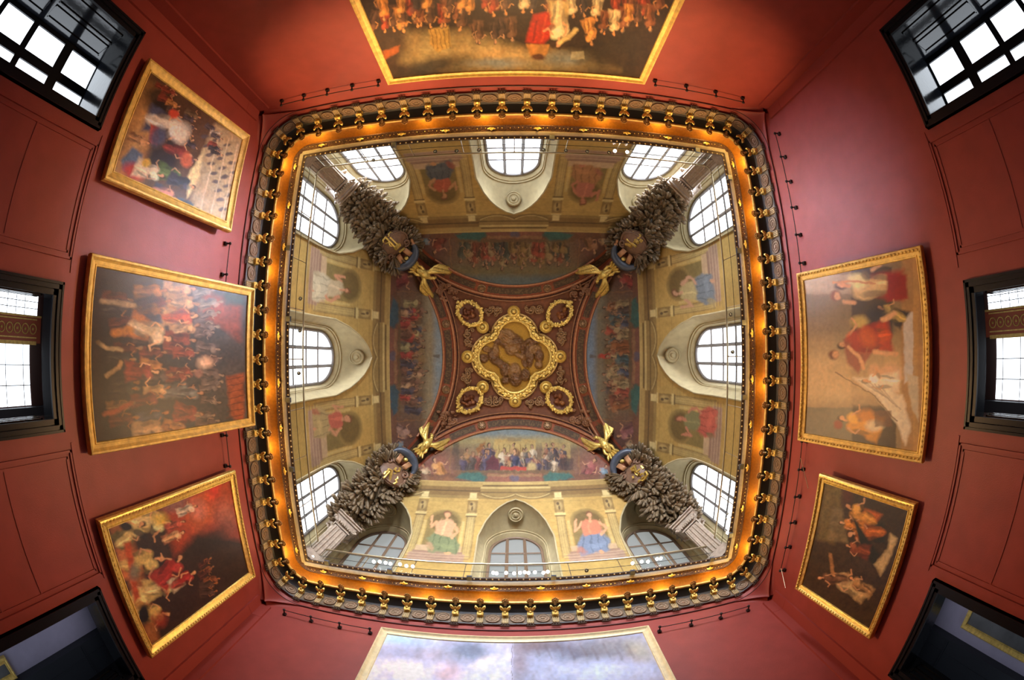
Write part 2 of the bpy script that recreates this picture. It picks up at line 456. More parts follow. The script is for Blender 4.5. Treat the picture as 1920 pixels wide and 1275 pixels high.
# corbel prototype, local x = along wall, y = toward room, z = up, origin on the frieze (wall side) at z=0 -> 8.19
def make_corbel():
    t = thing('corbel', 'x', 'corbel', (0, 0, 0))
    mb = MB()
    for k in (-1, 0, 1): mb.lathe((k*.062, .015, -.065), [(0, 0), (.024, 0), (.02, .03), (.008, .05), (0, .05)], seg=8)
    mb.box((0, .01, -.005), (.21, .04, .02)); mb.box((0, .01, -.075), (.23, .03, .014))
    mb.build('guttae', GUTT, t)
    mb = MB(); mb.box((0, .025, .115), (.155, .03, .20))
    for k in (-1.5, -.5, .5, 1.5): mb.tube([(k*.042, .045, .02), (k*.042, .055, .215)], .014, 6)
    mb.build('fluted_stem', STEM, t)
    mb = MB(); A = []
    for i in range(13):
        a = math.radians(-60+300*i/12); r = .085*(1-.035*i)
        A.append((0, .085+r*math.cos(a)*.9, .30+r*math.sin(a)))
    for s in (-1, 1): mb.tube([(p[0]+s*.052, p[1], p[2]) for p in A], .026, 8)
    mb.tube([(0, p[1], p[2]) for p in A], .045, 8, flat=.6)
    sc_ = mb.build('scroll', GOLD, t)
    mb = MB(); mb.ball((0, .185, .285), .034); mb.build('bead', GOLD, sc_)
    mb = MB()
    for s in (-1, 0, 1):
        pts = [(s*.02, .17, .35), (s*.07, .235, .355), (s*.105, .285, .37), (s*.115, .31, .40)] if s else [(0, .17, .34), (0, .25, .335), (0, .29, .35)]
        mb.tube(pts, [.03, .045, .036, .012] if s else [.03, .04, .02], 8, flat=.6)
    mb.build('leaf', GOLD, t)
    mb = MB()
    mb.ball((0, .40, .465), .045, (1, 1, .6))
    for k in range(9):
        a = 2*math.pi*k/9
        mb.ball((.068*math.cos(a), .40+.068*math.sin(a), .475), .027, (1, 1, .6), nu=6, nv=4)
    mb.tube([(0, .30, .40), (0, .40, .47)], .03, 6); mb.build('flower', BRONZE, t)
    return t
proto = make_corbel()
NC = 82
items = []
for k, (p, q) in enumerate(along(.06, RC, n=NC)):
    rz = math.atan2(q[1], q[0])-math.pi/2
    o = proto if k == 0 else copy_tree(proto, (0, 0, 0), 0)
    o.location = (p[0], p[1], 8.19); o.rotation_euler = (0, 0, rz)
    items.append((o, p))
order_labels(items, 'gilded scroll corbel', 'cornice', 'corbel', 'gilded corbels of the cornice')
mb = MB()
Rr = np.array([[1., 0, 0], [0, 0, 1.], [0, -1., 0]])
mb.lathe((0, 0, 0), [(.175, 0), (.17, .03), (.15, .035), (.14, .018), (.115, .016), (.105, .03), (.085, .03), (.075, .014), (.05, .016), (.04, .035), (0, .042)], R=Rr, seg=28)
for k in range(10):
    a = 2*math.pi*k/10; mb.ball((.096*math.cos(a), .02, .096*math.sin(a)), .018, nu=6, nv=4)
ros0 = mb.build('rosette', ROS)
ros0.scale = (1, 1, 1)
items = []
for k, (p, q) in enumerate(along(.07, RC, n=NC, phase=.5)):
    o = ros0 if k == 0 else ros0.copy()
    if k: COL.objects.link(o)
    o.location = (p[0], p[1], 8.415); o.rotation_euler = (0, 0, math.atan2(q[1], q[0])-math.pi/2)
    items.append((o, p))
order_labels(items, 'round brown rosette', 'cornice', 'rosette', 'carved rosettes of the cornice')
# gilded shells on the dark leaf moulding
mb = MB()
for k in range(7):
    a = math.radians(20+140*k/6)
    mb.tube([(0, -.02, 0), (.05*math.cos(a), -.02+.05*math.sin(a), -.02), (.10*math.cos(a), -.02+.09*math.sin(a), .0)], [.008, .016, .018], 6)
mb.ball((0, -.02, -.01), .03)
sh0 = mb.build('shell_ornament', GOLD)
items = []
for k, (p, q) in enumerate(along(.40, .28, n=40, phase=.5)):
    o = sh0 if k == 0 else sh0.copy()
    if k: COL.objects.link(o)
    o.location = (p[0], p[1], 9.405); o.rotation_euler = (0, 0, math.atan2(q[1], q[0])+math.pi/2)
    items.append((o, p))
order_labels(items, 'small gilded shell', 'dark moulding', 'ornament', 'gilded shells of the dark moulding')
# lamps hidden in the trough behind the gold ledge
for k, (p, q) in enumerate(along(.115, .8, n=32, phase=.5)):
    ld = bpy.data.lights.new('cove_lamp', 'POINT'); ld.energy = COVE_W; ld.color = (1, .68, .22); ld.shadow_soft_size = .03
    lo = bpy.data.objects.new('cove_lamp', ld); COL.objects.link(lo); lo.location = (p[0], p[1], 9.03)

# ------------------------------------------------------------------ doors, windows and the rooms beyond
def doorway(idx, w, a0, a1, zt, depth, fr=.19, frt=.2):
    d = thing('door_%d' % idx, None, None, wpt(w, (a0+a1)/2, ZF)); d['kind'] = 'structure'
    mb = MB()
    for f0, f1, o in ((0, fr, .05), (fr*.45, fr, .09), (fr*.8, fr, .11)):
        wbox(mb, w, a0-f1, a0-f0+.0, ZF, zt+f1, 0, o); wbox(mb, w, a1+f0, a1+f1, ZF, zt+f1, 0, o)
        wbox(mb, w, a0-f1, a1+f1, zt+f0, zt+f1, 0, o)
    mb.build('door_frame', BLACKM, d, smooth=False)
    mb = MB()
    for a in (a0, a1):
        mb.add([wpt(w, a, ZF, 0), wpt(w, a, zt, 0), wpt(w, a, zt, -depth), wpt(w, a, ZF, -depth)], [(0, 1, 2, 3)])
        s = .03 if a == a0 else -.03
        for (b0, b1) in ((.1, .42), (.5, .82)):
            p0, p1 = -depth*b0, -depth*b1
            for z0, z1 in ((-1.2, .6), (.75, zt-.2)):
                for (x0, x1, y0, y1) in ((p0, p1, z0, z0+.03), (p0, p1, z1-.03, z1), (p0, p0-.03, z0, z1), (p1, p1+.03, z0, z1)):
                    q0, q1 = wpt(w, a, y0, x0), wpt(w, a+s*.6, y1, x1); mb.box((q0+q1)/2, np.abs(q1-q0))
    mb.add([wpt(w, a0, zt, 0), wpt(w, a1, zt, 0), wpt(w, a1, zt, -depth), wpt(w, a0, zt, -depth)], [(0, 1, 2, 3)])
    mb.build('door_reveal', BLACK, d, smooth=False)
    return d
di = 1
for w in 'LR':
    D = DOORS[w]
    sg = -1 if w == 'L' else 1
    xw = WALLS[w][1]
    doorway(di, w, *D[0], 1.2); doorway(di+1, w, *D[1], .42); doorway(di+2, w, *D[2], .55, fr=.2); di += 3
    # window behind the first opening
    wn = thing('window_%d' % (20 if w == 'L' else 21), None, None, wpt(w, -4.35, 1., -1.22)); wn['kind'] = 'structure'
    mb = MB(); O = -1.2
    cols = [(-5.62, -5.28), (-5.1, -4.57), (-4.40, -4.19)]; cols = [(-5.9, -5.28), (-5.1, -4.58), (-4.40, -4.19)]
    rows = [(-1.3, -.55), (-.38, .56), (.74, 1.66), (1.93, 2.76)]
    ys = [-6.4, -5.9]+[v for c in cols for v in c][1:]+[-3.3]
    # solid frame with pane openings
    zs = [ZF]+[v for r in rows for v in r]+[3.2]
    yy = [-6.2]+[v for c in cols for v in c]+[-3.4]
    for i in range(len(yy)-1):
        for j in range(len(zs)-1):
            if i % 2 == 1 and j % 2 == 1: continue
            wbox(mb, w, yy[i], yy[i+1], zs[j], zs[j+1], O-.06, O)
    wf = mb.build('window_frame', BLACKM, wn, smooth=False)
    for c in cols:
        for r in rows:
            pm = MB(); pm.add([wpt(w, c[0], r[0], O-.04), wpt(w, c[1], r[0], O-.04), wpt(w, c[1], r[1], O-.04), wpt(w, c[0], r[1], O-.04)], [(0, 1, 2, 3)])
            pm.build('pane', GL_L, wf, smooth=False)
    # gallery beyond the middle doorway
    far = 14.2*sg
    def bx3(mb, x0, x1, y0, y1, z0, z1): mb.box(((x0+x1)/2, (y0+y1)/2, (z0+z1)/2), (abs(x1-x0), abs(y1-y0), abs(z1-z0)))
    x0 = xw+sg*.42
    mb = MB()
    bx3(mb, x0, far, -3.6, -3.4, ZF, 6.2); bx3(mb, x0, far, 3.4, 3.6, ZF, 6.2); bx3(mb, far, far+sg*.2, -3.6, 3.6, ZF, 6.2); bx3(mb, x0, far, -3.6, 3.6, 6.2, 6.4)
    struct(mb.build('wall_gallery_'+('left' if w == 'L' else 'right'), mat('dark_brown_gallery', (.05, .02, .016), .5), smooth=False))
    f = far-sg*.02
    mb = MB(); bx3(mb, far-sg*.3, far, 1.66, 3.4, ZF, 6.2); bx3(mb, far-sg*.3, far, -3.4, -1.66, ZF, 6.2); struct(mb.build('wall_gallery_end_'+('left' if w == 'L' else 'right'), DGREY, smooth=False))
    wn = thing('window_%d' % (22 if w == 'L' else 23), None, None, (f, .8, 3)); wn['kind'] = 'structure'
    for (y0, y1, z0, z1) in ((-.15, 1.62, .4, 5.3), (-1.62, -1.02, 3.0, 5.6)):
        pm = MB(); bx3(pm, f, f-sg*.02, y0, y1, z0, z1); pm.build('pane', GL_L, wn, smooth=False)
    mb = MB()
    for y in (.44, 1.03): bx3(mb, f, f-sg*.05, y-.012, y+.012, .4, 5.3)
    for z in (1.2, 2.2, 3.2, 4.2, 5.0): bx3(mb, f, f-sg*.05, -.15, 1.62, z-.012, z+.012)
    for y in (-1.42, -1.22): bx3(mb, f, f-sg*.05, y-.01, y+.01, 3.0, 5.6)
    for z in (3.4, 3.8, 4.2, 4.6, 5.0): bx3(mb, f, f-sg*.05, -1.62, -1.02, z-.01, z+.01)
    mb.build('glazing_bar', IRON, wn, smooth=False)
    mb = MB(); bx3(mb, f, f-sg*.03, -1.0, -.2, 0, 5.8); struct(mb.build('wall_frieze_'+('left' if w == 'L' else 'right'), mat('orange_red_frieze', (.45, .09, .03), .5), smooth=False))
    # ornament band: gilded arches on a red frieze between the two lights, pale reveal edges
    mb = MB(); bx3(mb, f, f-sg*.06, -.26, -.15, 0, 5.6); bx3(mb, f, f-sg*.06, -1.02, -.96, 0, 5.8)
    for z in np.arange(.4, 5.6, .36):
        mb.tube([(f-sg*.05, -.62+.15*math.cos(a), z+.15*math.sin(a)) for a in np.linspace(0, 6.28, 13)[:-1]], .022, 5, closed=True)
        mb.ball((f-sg*.05, -.62, z), .05, nu=6, nv=4)
    for y in (-.9, -.36): bx3(mb, f, f-sg*.07, y-.02, y+.02, 0, 5.6)
    struct(mb.build('trim_%d' % (30 if w == 'L' else 31), GOLDP, smooth=False))
    # room beyond the lower doorway
    x0 = xw+sg*.55; f = 12.2*sg
    mb = MB(); bx3(mb, f, f+sg*.2, 3.3, 8.15, ZF, 5.6)
    struct(mb.build('wall_lobby_'+('left' if w == 'L' else 'right'), LAV, smooth=False))
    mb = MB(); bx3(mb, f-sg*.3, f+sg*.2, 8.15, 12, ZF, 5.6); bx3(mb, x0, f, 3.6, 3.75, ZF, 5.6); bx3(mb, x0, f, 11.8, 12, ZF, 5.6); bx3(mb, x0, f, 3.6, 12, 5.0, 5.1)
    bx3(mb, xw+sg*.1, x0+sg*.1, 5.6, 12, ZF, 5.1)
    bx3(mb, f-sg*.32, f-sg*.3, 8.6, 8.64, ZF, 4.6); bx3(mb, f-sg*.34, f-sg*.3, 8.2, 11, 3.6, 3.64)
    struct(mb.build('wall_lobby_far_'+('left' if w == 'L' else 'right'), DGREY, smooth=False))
    la = bpy.data.lights.new('lobby_fill', 'AREA'); la.energy = 45; la.size = 1.5; la.color = (.85, .88, 1)  # unseen area light, added to brighten the lavender walls
    lo = bpy.data.objects.new('lobby_fill', la); COL.objects.link(lo); lo.location = (9.5*sg, 6.5, 4.9)
    la = bpy.data.lights.new('gallery_light', 'AREA'); la.energy = 40; la.size = 2; la.color = (1, .95, .9)
    lo = bpy.data.objects.new('gallery_light', la); COL.objects.link(lo); lo.location = (10.5*sg, 0, 6.1)
# ------------------------------------------------------------------ brushwork: colours painted on dense meshes
def vnoise(X, Y, s, seed=0):
    x = X/s+seed*17.3; y = Y/s+seed*5.1
    xi = np.floor(x).astype(int); yi = np.floor(y).astype(int); fx = x-xi; fy = y-yi
    fx = fx*fx*(3-2*fx); fy = fy*fy*(3-2*fy)
    def h(a, b): return ((np.sin(a*127.1+b*311.7+seed*74.7)*43758.5453) % 1.0)
    return (h(xi, yi)*(1-fx)+h(xi+1, yi)*fx)*(1-fy)+(h(xi, yi+1)*(1-fx)+h(xi+1, yi+1)*fx)*fy
class Paint:
    def __init__(s, X, Y, base, gain=1., warp=0., ws=9.):
        if warp:
            X, Y = (X+warp*2*(vnoise(X, Y, ws, 21)-.5)+warp*.8*(vnoise(X, Y, ws/3, 22)-.5), Y+warp*2*(vnoise(X, Y, ws, 23)-.5)+warp*.8*(vnoise(X, Y, ws/3, 24)-.5))
        s.X = X; s.Y = Y; s.C = np.tile(s2l(base), (len(X), 1)); s.gain = gain
    def mix(s, a, col):
        c = np.asarray(s2l(col)); a = np.clip(a, 0, 1)[:, None]; s.C = s.C*(1-a)+c*a
    def blob(s, x, y, rx, ry, rot, col, alpha=1., soft=.3):
        m = (np.abs(s.X-x) < max(rx, ry)*1.5) & (np.abs(s.Y-y) < max(rx, ry)*1.5)
        if not m.any(): return
        c, n = math.cos(math.radians(rot)), math.sin(math.radians(rot))
        dx, dy = s.X[m]-x, s.Y[m]-y
        d = np.hypot((dx*c+dy*n)/rx, (-dx*n+dy*c)/ry)
        a = np.clip((1+soft-d)/(2*soft), 0, 1)[:, None]*alpha
        s.C[m] = s.C[m]*(1-a)+np.asarray(s2l(col))*a
    def poly(s, pts, col, alpha=1., soft=1.5):
        P = np.array(pts, float); lo = P.min(0)-soft*2; hi = P.max(0)+soft*2
        m = (s.X > lo[0]) & (s.X < hi[0]) & (s.Y > lo[1]) & (s.Y < hi[1])
        if not m.any(): return
        X, Y = s.X[m], s.Y[m]; ins = np.zeros(len(X), bool); dm = np.full(len(X), 1e9)
        for i in range(len(P)):
            a, b = P[i], P[(i+1) % len(P)]
            c = ((a[1] > Y) != (b[1] > Y)) & (X < (b[0]-a[0])*(Y-a[1])/(b[1]-a[1]+1e-12)+a[0]); ins ^= c
            ab = b-a; t = np.clip(((X-a[0])*ab[0]+(Y-a[1])*ab[1])/(ab@ab+1e-12), 0, 1)
            dm = np.minimum(dm, np.hypot(X-a[0]-t*ab[0], Y-a[1]-t*ab[1]))
        sd = np.where(ins, -dm, dm); a = np.clip(.5-sd/(2*soft), 0, 1)[:, None]*alpha
        s.C[m] = s.C[m]*(1-a)+np.asarray(s2l(col))*a
    def stroke(s, pts, w, col, alpha=1., soft=.5):
        P = np.array(pts, float); lo = P.min(0)-w*2; hi = P.max(0)+w*2
        m = (s.X > lo[0]) & (s.X < hi[0]) & (s.Y > lo[1]) & (s.Y < hi[1])
        if not m.any(): return
        X, Y = s.X[m], s.Y[m]; dm = np.full(len(X), 1e9)
        for i in range(len(P)-1):
            a, b = P[i], P[i+1]; ab = b-a; t = np.clip(((X-a[0])*ab[0]+(Y-a[1])*ab[1])/(ab@ab+1e-12), 0, 1)
            dm = np.minimum(dm, np.hypot(X-a[0]-t*ab[0], Y-a[1]-t*ab[1]))
        a = np.clip((w/2+w*soft/2-dm)/(w*soft), 0, 1)[:, None]*alpha
        s.C[m] = s.C[m]*(1-a)+np.asarray(s2l(col))*a
    def rect(s, x0, x1, y0, y1, col, alpha=1., soft=.04):
        a = np.minimum(np.minimum(s.X-x0, x1-s.X), np.minimum(s.Y-y0, y1-s.Y))
        a = np.clip(a/soft+.5, 0, 1)*alpha; s.mix(a, col)
    def noise(s, sc, amt, seed=1, hue=.0):
        n = vnoise(s.X, s.Y, sc, seed)-.5; f = 1+amt*2*n
        s.C = s.C*f[:, None]
        if hue:
            h = vnoise(s.X, s.Y, sc*1.4, seed+9)-.5; s.C = s.C*np.stack([1+hue*h, 1+0*h, 1-hue*h], 1)
    def fig(s, x, y, h, up, robe, under=None, skin=(205, 150, 105), hair=(60, 38, 22), lean=0., arm=0, rnd=None, wide=1.):
        """a generic standing or half-seen painted figure; up = unit vector of its head direction in paint coordinates"""
        ux, uy = up; rx, ry = -uy, ux
        if lean: ux, uy = nz([ux+rx*lean, uy+ry*lean, 0])[:2]; rx, ry = -uy, ux
        def q(a, b): return (x+rx*a*h*wide+ux*b*h, y+ry*a*h*wide+uy*b*h)
        under = under or robe; ang = math.degrees(math.atan2(uy, ux))
        dk = tuple(int(c*.55) for c in robe); lt = tuple(min(255, int(c*1.25+12)) for c in robe)
        s.poly([q(-.19, -.5), q(.2, -.5), q(.13, -.05), q(-.12, -.05)], under, soft=h*.05)
        s.blob(*q(.02, -.28), h*.24, h*.13, ang+8, robe, .85, .22); s.blob(*q(-.05, .02), h*.22, h*.14, ang-12, robe, 1, .18)
        s.blob(*q(.06, .16), h*.13, h*.11, ang+20, lt, .7, .3); s.blob(*q(-.1, -.1), h*.2, h*.05, ang-6, dk, .75, .3)
        s.blob(*q(.1, -.22), h*.2, h*.035, ang+9, dk, .7, .3); s.blob(*q(.03, -.3), h*.2, h*.03, ang+3, lt, .55, .3); s.blob(*q(-.13, -.36), h*.12, h*.06, ang-20, under, .8, .3)
        s.blob(*q(.13, .04), h*.08, h*.05, ang+60, dk, .6, .3)
        if arm:
            s.stroke([q(.1*arm, .2), q(.2*arm, .06), q(.27*arm, .12)], h*.04, skin, .8)
            s.stroke([q(-.1*arm, .2), q(-.15*arm, 0), q(-.08*arm, -.06)], h*.036, skin, .8)
        s.blob(*q(0, .40), h*.085, h*.065, ang, hair); s.blob(*q(.015*(1 if arm >= 0 else -1), .385), h*.062, h*.048, ang, skin)
        s.stroke([q(0, .33), q(0, .27)], h*.05, skin)
    def crowd(s, p0, p1, n, h, up, palette, seed, skin=(190, 140, 100)):
        r = random.Random(seed)
        for k in range(n):
            t = (k+.5)/n; x = p0[0]+(p1[0]-p0[0])*t+r.uniform(-.2, .2)*h; y = p0[1]+(p1[1]-p0[1])*t+r.uniform(-.2, .2)*h
            s.fig(x, y, h*r.uniform(.85, 1.15), up, r.choice(palette), skin=skin, lean=r.uniform(-.25, .25), arm=r.choice((-1, 0, 0, 1)), hair=r.choice(((50, 32, 22), (85, 55, 35), (110, 90, 70))), wide=r.uniform(.9, 1.3))
    def out(s): return np.clip(s.C*s.gain, 0, .9)

# ------------------------------------------------------------------ upper vault
LU = [(-5.1), 0., 5.1]
_lz = [9., 13.6, 14.0, 14.8, 15.25, 15.55, 15.80, 15.95]; _lw = [1.36, 1.36, 1.35, 1.13, .90, .66, .36, 0.]
def lhalf(z): return np.interp(z, _lz, _lw, right=-1)
NU, NV = 400, 340
lv = np.concatenate([np.linspace(0, len_of_z(12.0), 24)[:-1], np.linspace(len_of_z(12.0), PLEN[-1]-.02, NV-23)])
RZ = np.array([prof_at_len(l) for l in lv])
uu = np.linspace(-1, 1, NU+1)
U = uu[None, :]*RZ[:, 0:1]; Rr_ = np.repeat(RZ[:, 0:1], NU+1, 1); Zz = np.repeat(RZ[:, 1:2], NU+1, 1)
B_px = to_px(np.stack([VC[0]+U, VC[1]+Rr_, Zz], -1).reshape(-1, 3))
cxp, cyp = 965., 1057.
rho = np.hypot(B_px[:, 0]-cxp, B_px[:, 1]-cyp); Uf, Zf = U.ravel(), Zz.ravel()
R_OUT, R_IN = 253., 279.5
z_base = 16.92
def architecture():
    p = Paint(Uf, Zf, (184, 152, 88))
    # masonry joints
    for z in np.arange(12.1, 16.0, .62): p.rect(-7, 7, z, z+.03, (140, 118, 75), .45)
    for s in (-1, 1):
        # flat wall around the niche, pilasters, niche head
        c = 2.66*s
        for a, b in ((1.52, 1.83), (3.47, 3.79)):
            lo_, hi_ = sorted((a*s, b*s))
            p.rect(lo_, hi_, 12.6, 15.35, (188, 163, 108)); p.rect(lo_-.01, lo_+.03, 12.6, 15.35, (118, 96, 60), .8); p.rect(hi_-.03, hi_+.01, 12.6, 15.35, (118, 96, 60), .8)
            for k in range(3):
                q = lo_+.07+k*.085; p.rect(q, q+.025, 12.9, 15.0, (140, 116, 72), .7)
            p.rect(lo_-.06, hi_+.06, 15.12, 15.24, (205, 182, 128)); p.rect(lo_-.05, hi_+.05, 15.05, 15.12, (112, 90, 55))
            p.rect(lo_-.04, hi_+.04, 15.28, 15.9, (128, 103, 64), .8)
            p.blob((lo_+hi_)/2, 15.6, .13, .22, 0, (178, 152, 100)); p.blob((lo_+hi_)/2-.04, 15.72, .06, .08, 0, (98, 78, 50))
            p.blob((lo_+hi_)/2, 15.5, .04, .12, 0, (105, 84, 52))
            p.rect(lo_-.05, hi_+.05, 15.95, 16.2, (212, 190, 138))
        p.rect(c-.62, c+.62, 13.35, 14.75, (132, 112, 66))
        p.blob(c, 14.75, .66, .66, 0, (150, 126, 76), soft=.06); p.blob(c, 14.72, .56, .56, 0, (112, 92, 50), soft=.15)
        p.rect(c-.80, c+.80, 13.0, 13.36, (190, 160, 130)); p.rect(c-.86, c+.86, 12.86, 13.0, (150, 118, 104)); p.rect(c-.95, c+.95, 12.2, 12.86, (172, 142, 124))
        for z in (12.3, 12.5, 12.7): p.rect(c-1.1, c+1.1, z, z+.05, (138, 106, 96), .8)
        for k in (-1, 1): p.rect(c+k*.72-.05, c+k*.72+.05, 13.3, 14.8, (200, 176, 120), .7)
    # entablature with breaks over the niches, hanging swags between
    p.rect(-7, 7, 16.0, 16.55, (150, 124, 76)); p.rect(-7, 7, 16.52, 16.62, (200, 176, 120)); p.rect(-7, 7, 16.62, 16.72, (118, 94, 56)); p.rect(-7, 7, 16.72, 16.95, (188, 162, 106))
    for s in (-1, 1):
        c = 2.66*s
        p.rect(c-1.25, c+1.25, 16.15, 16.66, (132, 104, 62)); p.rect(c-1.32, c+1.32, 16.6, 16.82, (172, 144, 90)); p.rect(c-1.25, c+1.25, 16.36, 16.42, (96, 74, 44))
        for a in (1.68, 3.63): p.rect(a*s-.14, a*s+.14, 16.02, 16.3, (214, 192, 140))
    for c, w in ((0, 1.35), (-5.1, 1.2), (5.1, 1.2)):
        for k in range(2):
            x = np.linspace(-1, 1, 13); off = (-.68 if k == 0 else .68)
            pts = [(c+off+t*.66, 16.22-.2*(1-t*t)) for t in x]
            p.stroke(pts, .12, (122, 98, 58), .85); p.stroke([(a, b+.03) for a, b in pts], .05, (200, 176, 122), .8)
        p.rect(c-1.45, c+1.45, 16.3, 16.36, (110, 88, 52))
    p.noise(.9, .12, 3, .08); p.noise(.18, .08, 4); p.C *= np.array([1.02, .97, .82])
    C = p.C
    # band and centre, in the direction coordinates of the near side
    def put(m, col, a=1.):
        C[m] = C[m]*(1-a)+np.asarray(s2l(col))*a
    put(rho > R_OUT, (150, 76, 46)); ang = np.degrees(np.arctan2(B_px[:, 0]-cxp, -(B_px[:, 1]-cyp)))
    for a0, a1 in ((-11, 11), (-27, -16.2), (16.2, 27), (-45, -29), (29, 45)):
        put((rho > R_OUT+6) & (rho < R_IN-8) & (ang > a0) & (ang < a1), (84, 62, 42))
    m = (rho > R_OUT+8) & (rho < R_IN-10) & (vnoise(B_px[:, 0], B_px[:, 1], 2.2, 3) > .55); put(m, (120, 96, 62), .7)
    for a in (-13.4, 13.4):
        c = (cxp+267*math.sin(math.radians(a)), cyp-267*math.cos(math.radians(a)))
        d = np.hypot(B_px[:, 0]-c[0], B_px[:, 1]-c[1]); put(d < 11, (165, 92, 58)); put(d < 8, (86, 60, 42))
    put(rho > R_IN, (116, 68, 42))
    sc = vnoise(B_px[:, 0], B_px[:, 1], 4.5, 7); m = (rho > R_IN+5) & (sc > .62); put(m, (140, 84, 50), .45)
    put((rho > R_IN+1) & (rho < R_IN+5), (62, 30, 22))
    return C
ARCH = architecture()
UPV = {'B': (0, -1), 'T': (0, 1), 'L': (1, 0), 'R': (-1, 0)}
def lunette_art(side, X, Y):
    """wide crowded history scene of no particular subject; colours by area"""
    up = UPV[side]
    # local frame: a = left-right as hung, b = up, in photo pixels from (965,668)
    cx_, cy_ = 965, 668
    ux, uy = up; rx, ry = -uy, ux
    A = (X-cx_)*rx+(Y-cy_)*ry; Bh = -((X-cx_)*ux+(Y-cy_)*uy)   # Bh = distance from centre: 137 top .. 237 base
    P = Paint(A, -Bh, (128, 104, 78), warp=1.6, ws=6); u2 = (0, 1)
    r = random.Random({'B': 1, 'T': 2, 'L': 3, 'R': 4}[side])
    sky = {'B': (132, 142, 140), 'T': (104, 112, 108), 'L': (158, 170, 176), 'R': (138, 154, 172)}[side]
    haze = {'B': (170, 150, 100), 'T': (128, 112, 76), 'L': (172, 156, 124), 'R': (142, 130, 106)}[side]
    P.mix(np.clip((175-Bh)/14, 0, 1), haze); P.mix(np.clip((157-Bh)/12, 0, 1), sky)
    # distant building
    if side == 'B':
        P.rect(-40, 40, -197, -156, (190, 160, 96), 1, 2); P.rect(-12, 12, -160, -152, (150, 130, 92), .8, 2); P.rect(52, 105, -196, -162, (182, 152, 96), .95, 2); P.rect(-95, -50, -196, -172, (158, 134, 96), .7, 2)
        for k in range(-3, 4): P.rect(k*10-1, k*10+1, -196, -165, (132, 108, 66), .7, 1)
        P.poly([(-72, -172), (-56, -160), (-55, -190), (-68, -190)], (158, 106, 56), soft=1.5)
    elif side in 'LR':
        P.blob(0, -182, 15, 30, 90, (158, 128, 86) if side == 'L' else (140, 112, 72), .9, .3); P.stroke([(0, -150), (0, -142)], 5, (120, 104, 92), .8)
        P.rect(-60, -25, -195, -172, haze, .7, 3); P.rect(28, 66, -195, -168, (140, 120, 92), .7, 3)
        if side == 'R': P.blob(0, -170, 5, 13, 0, (196, 76, 56))
    else:
        P.rect(-60, 60, -185, -168, (118, 100, 70), .8, 3)
    pal = {'B': [(58, 56, 70), (110, 50, 44), (70, 66, 62), (148, 108, 66), (190, 170, 140), (64, 60, 84), (128, 78, 54)],
           'L': [(170, 62, 54), (66, 68, 84), (176, 160, 110), (150, 98, 66), (76, 76, 80), (120, 84, 66), (190, 150, 110)],
           'R': [(150, 90, 48), (60, 76, 98), (166, 74, 52), (78, 66, 60), (168, 144, 100), (60, 92, 96), (120, 66, 48)],
           'T': [(120, 58, 40), (62, 76, 66), (132, 104, 58), (58, 54, 56), (150, 66, 48), (146, 122, 80), (92, 74, 54)]}[side]
    P.crowd((-102, -188), (102, -188), 15, 40, u2, pal, r.random(), skin=(176, 132, 98))
    P.crowd((-98, -197), (98, -197), 12, 46, u2, pal, r.random(), skin=(182, 136, 100))
    P.crowd((-94, -206), (94, -206), 8, 40, u2, pal, r.random(), skin=(182, 136, 100))
    P.mix(np.full(len(P.X), .2)*np.clip((Bh-172)/8, 0, 1), (128, 92, 58))
    if side == 'B':
        P.fig(0, -197, 48, u2, (60, 58, 78), (206, 190, 150)); P.rect(-26, 24, -214, -207, (178, 70, 52), 1, 2); P.poly([(-56, -214), (-28, -214), (-30, -194), (-40, -186), (-52, -196)], (96, 46, 50), soft=2)
        P.blob(33, -208, 9, 10, 0, (190, 160, 104)); P.rect(85, 110, -214, -190, (62, 50, 48), .8, 3); P.rect(-116, -104, -214, -150, (70, 60, 52), .6, 4)
    P.rect(-115, 115, -221, -214, (120, 92, 60), .9, 1.5)
    # allegorical figures in the two corners
    for s, c1, c2 in ((-1, {'B': (206, 140, 78), 'L': (140, 66, 62), 'R': (150, 96, 92), 'T': (150, 106, 72)}[side], (206, 170, 130)), (1, {'B': (150, 84, 78), 'L': (168, 132, 116), 'R': (160, 70, 62), 'T': (130, 66, 50)}[side], (120, 140, 150))):
        P.blob(s*150, -212, 34, 38, 0, (120, 82, 72) if side != 'B' else (150, 96, 80), .9, .5)
        P.fig(s*142, -212, 50, u2, c1, c1, skin=(212, 158, 116), lean=-.5*s, arm=s, wide=1.5); P.fig(s*166, -220, 40, u2, c2, c1, skin=(206, 150, 110), lean=-.3*s, arm=-s, wide=1.5)
        P.stroke([(s*112, -228), (s*126, -222), (s*150, -232)], 9, (90, 62, 56), .8); P.blob(s*128, -232, 22, 7, 10*s, c1, .7)
        P.stroke([(s*118, -150), (s*122, -222)], 2, (150, 110, 72), .8)
    # draped cloth and cartouche along the base
    P.rect(-190, 190, -237, -221, (124, 84, 60), .85, 2)
    P.poly([(-52, -237), (-50, -220), (50, -220), (52, -237), (40, -241), (-40, -241)], (142, 92, 72), soft=1.5); P.rect(-50, 50, -226, -221, (160, 120, 80), .8, 1.5)
    for s in (-1, 1): P.poly([(s*52, -226), (s*66, -216), (s*100, -219), (s*112, -228), (s*92, -232), (s*58, -236)], (70, 104, 92) if side != 'L' else (72, 92, 100), soft=2)
    P.blob(0, -229, 9, 6, 0, (96, 92, 108), .8)
    P.noise(9, .10, 5, .12); P.noise(2.6, .12, 6, .08)
    g = {'B': .95, 'L': .8, 'R': .8, 'T': .85}[side]
    return P.C*g*np.array([.97, .97, .97])
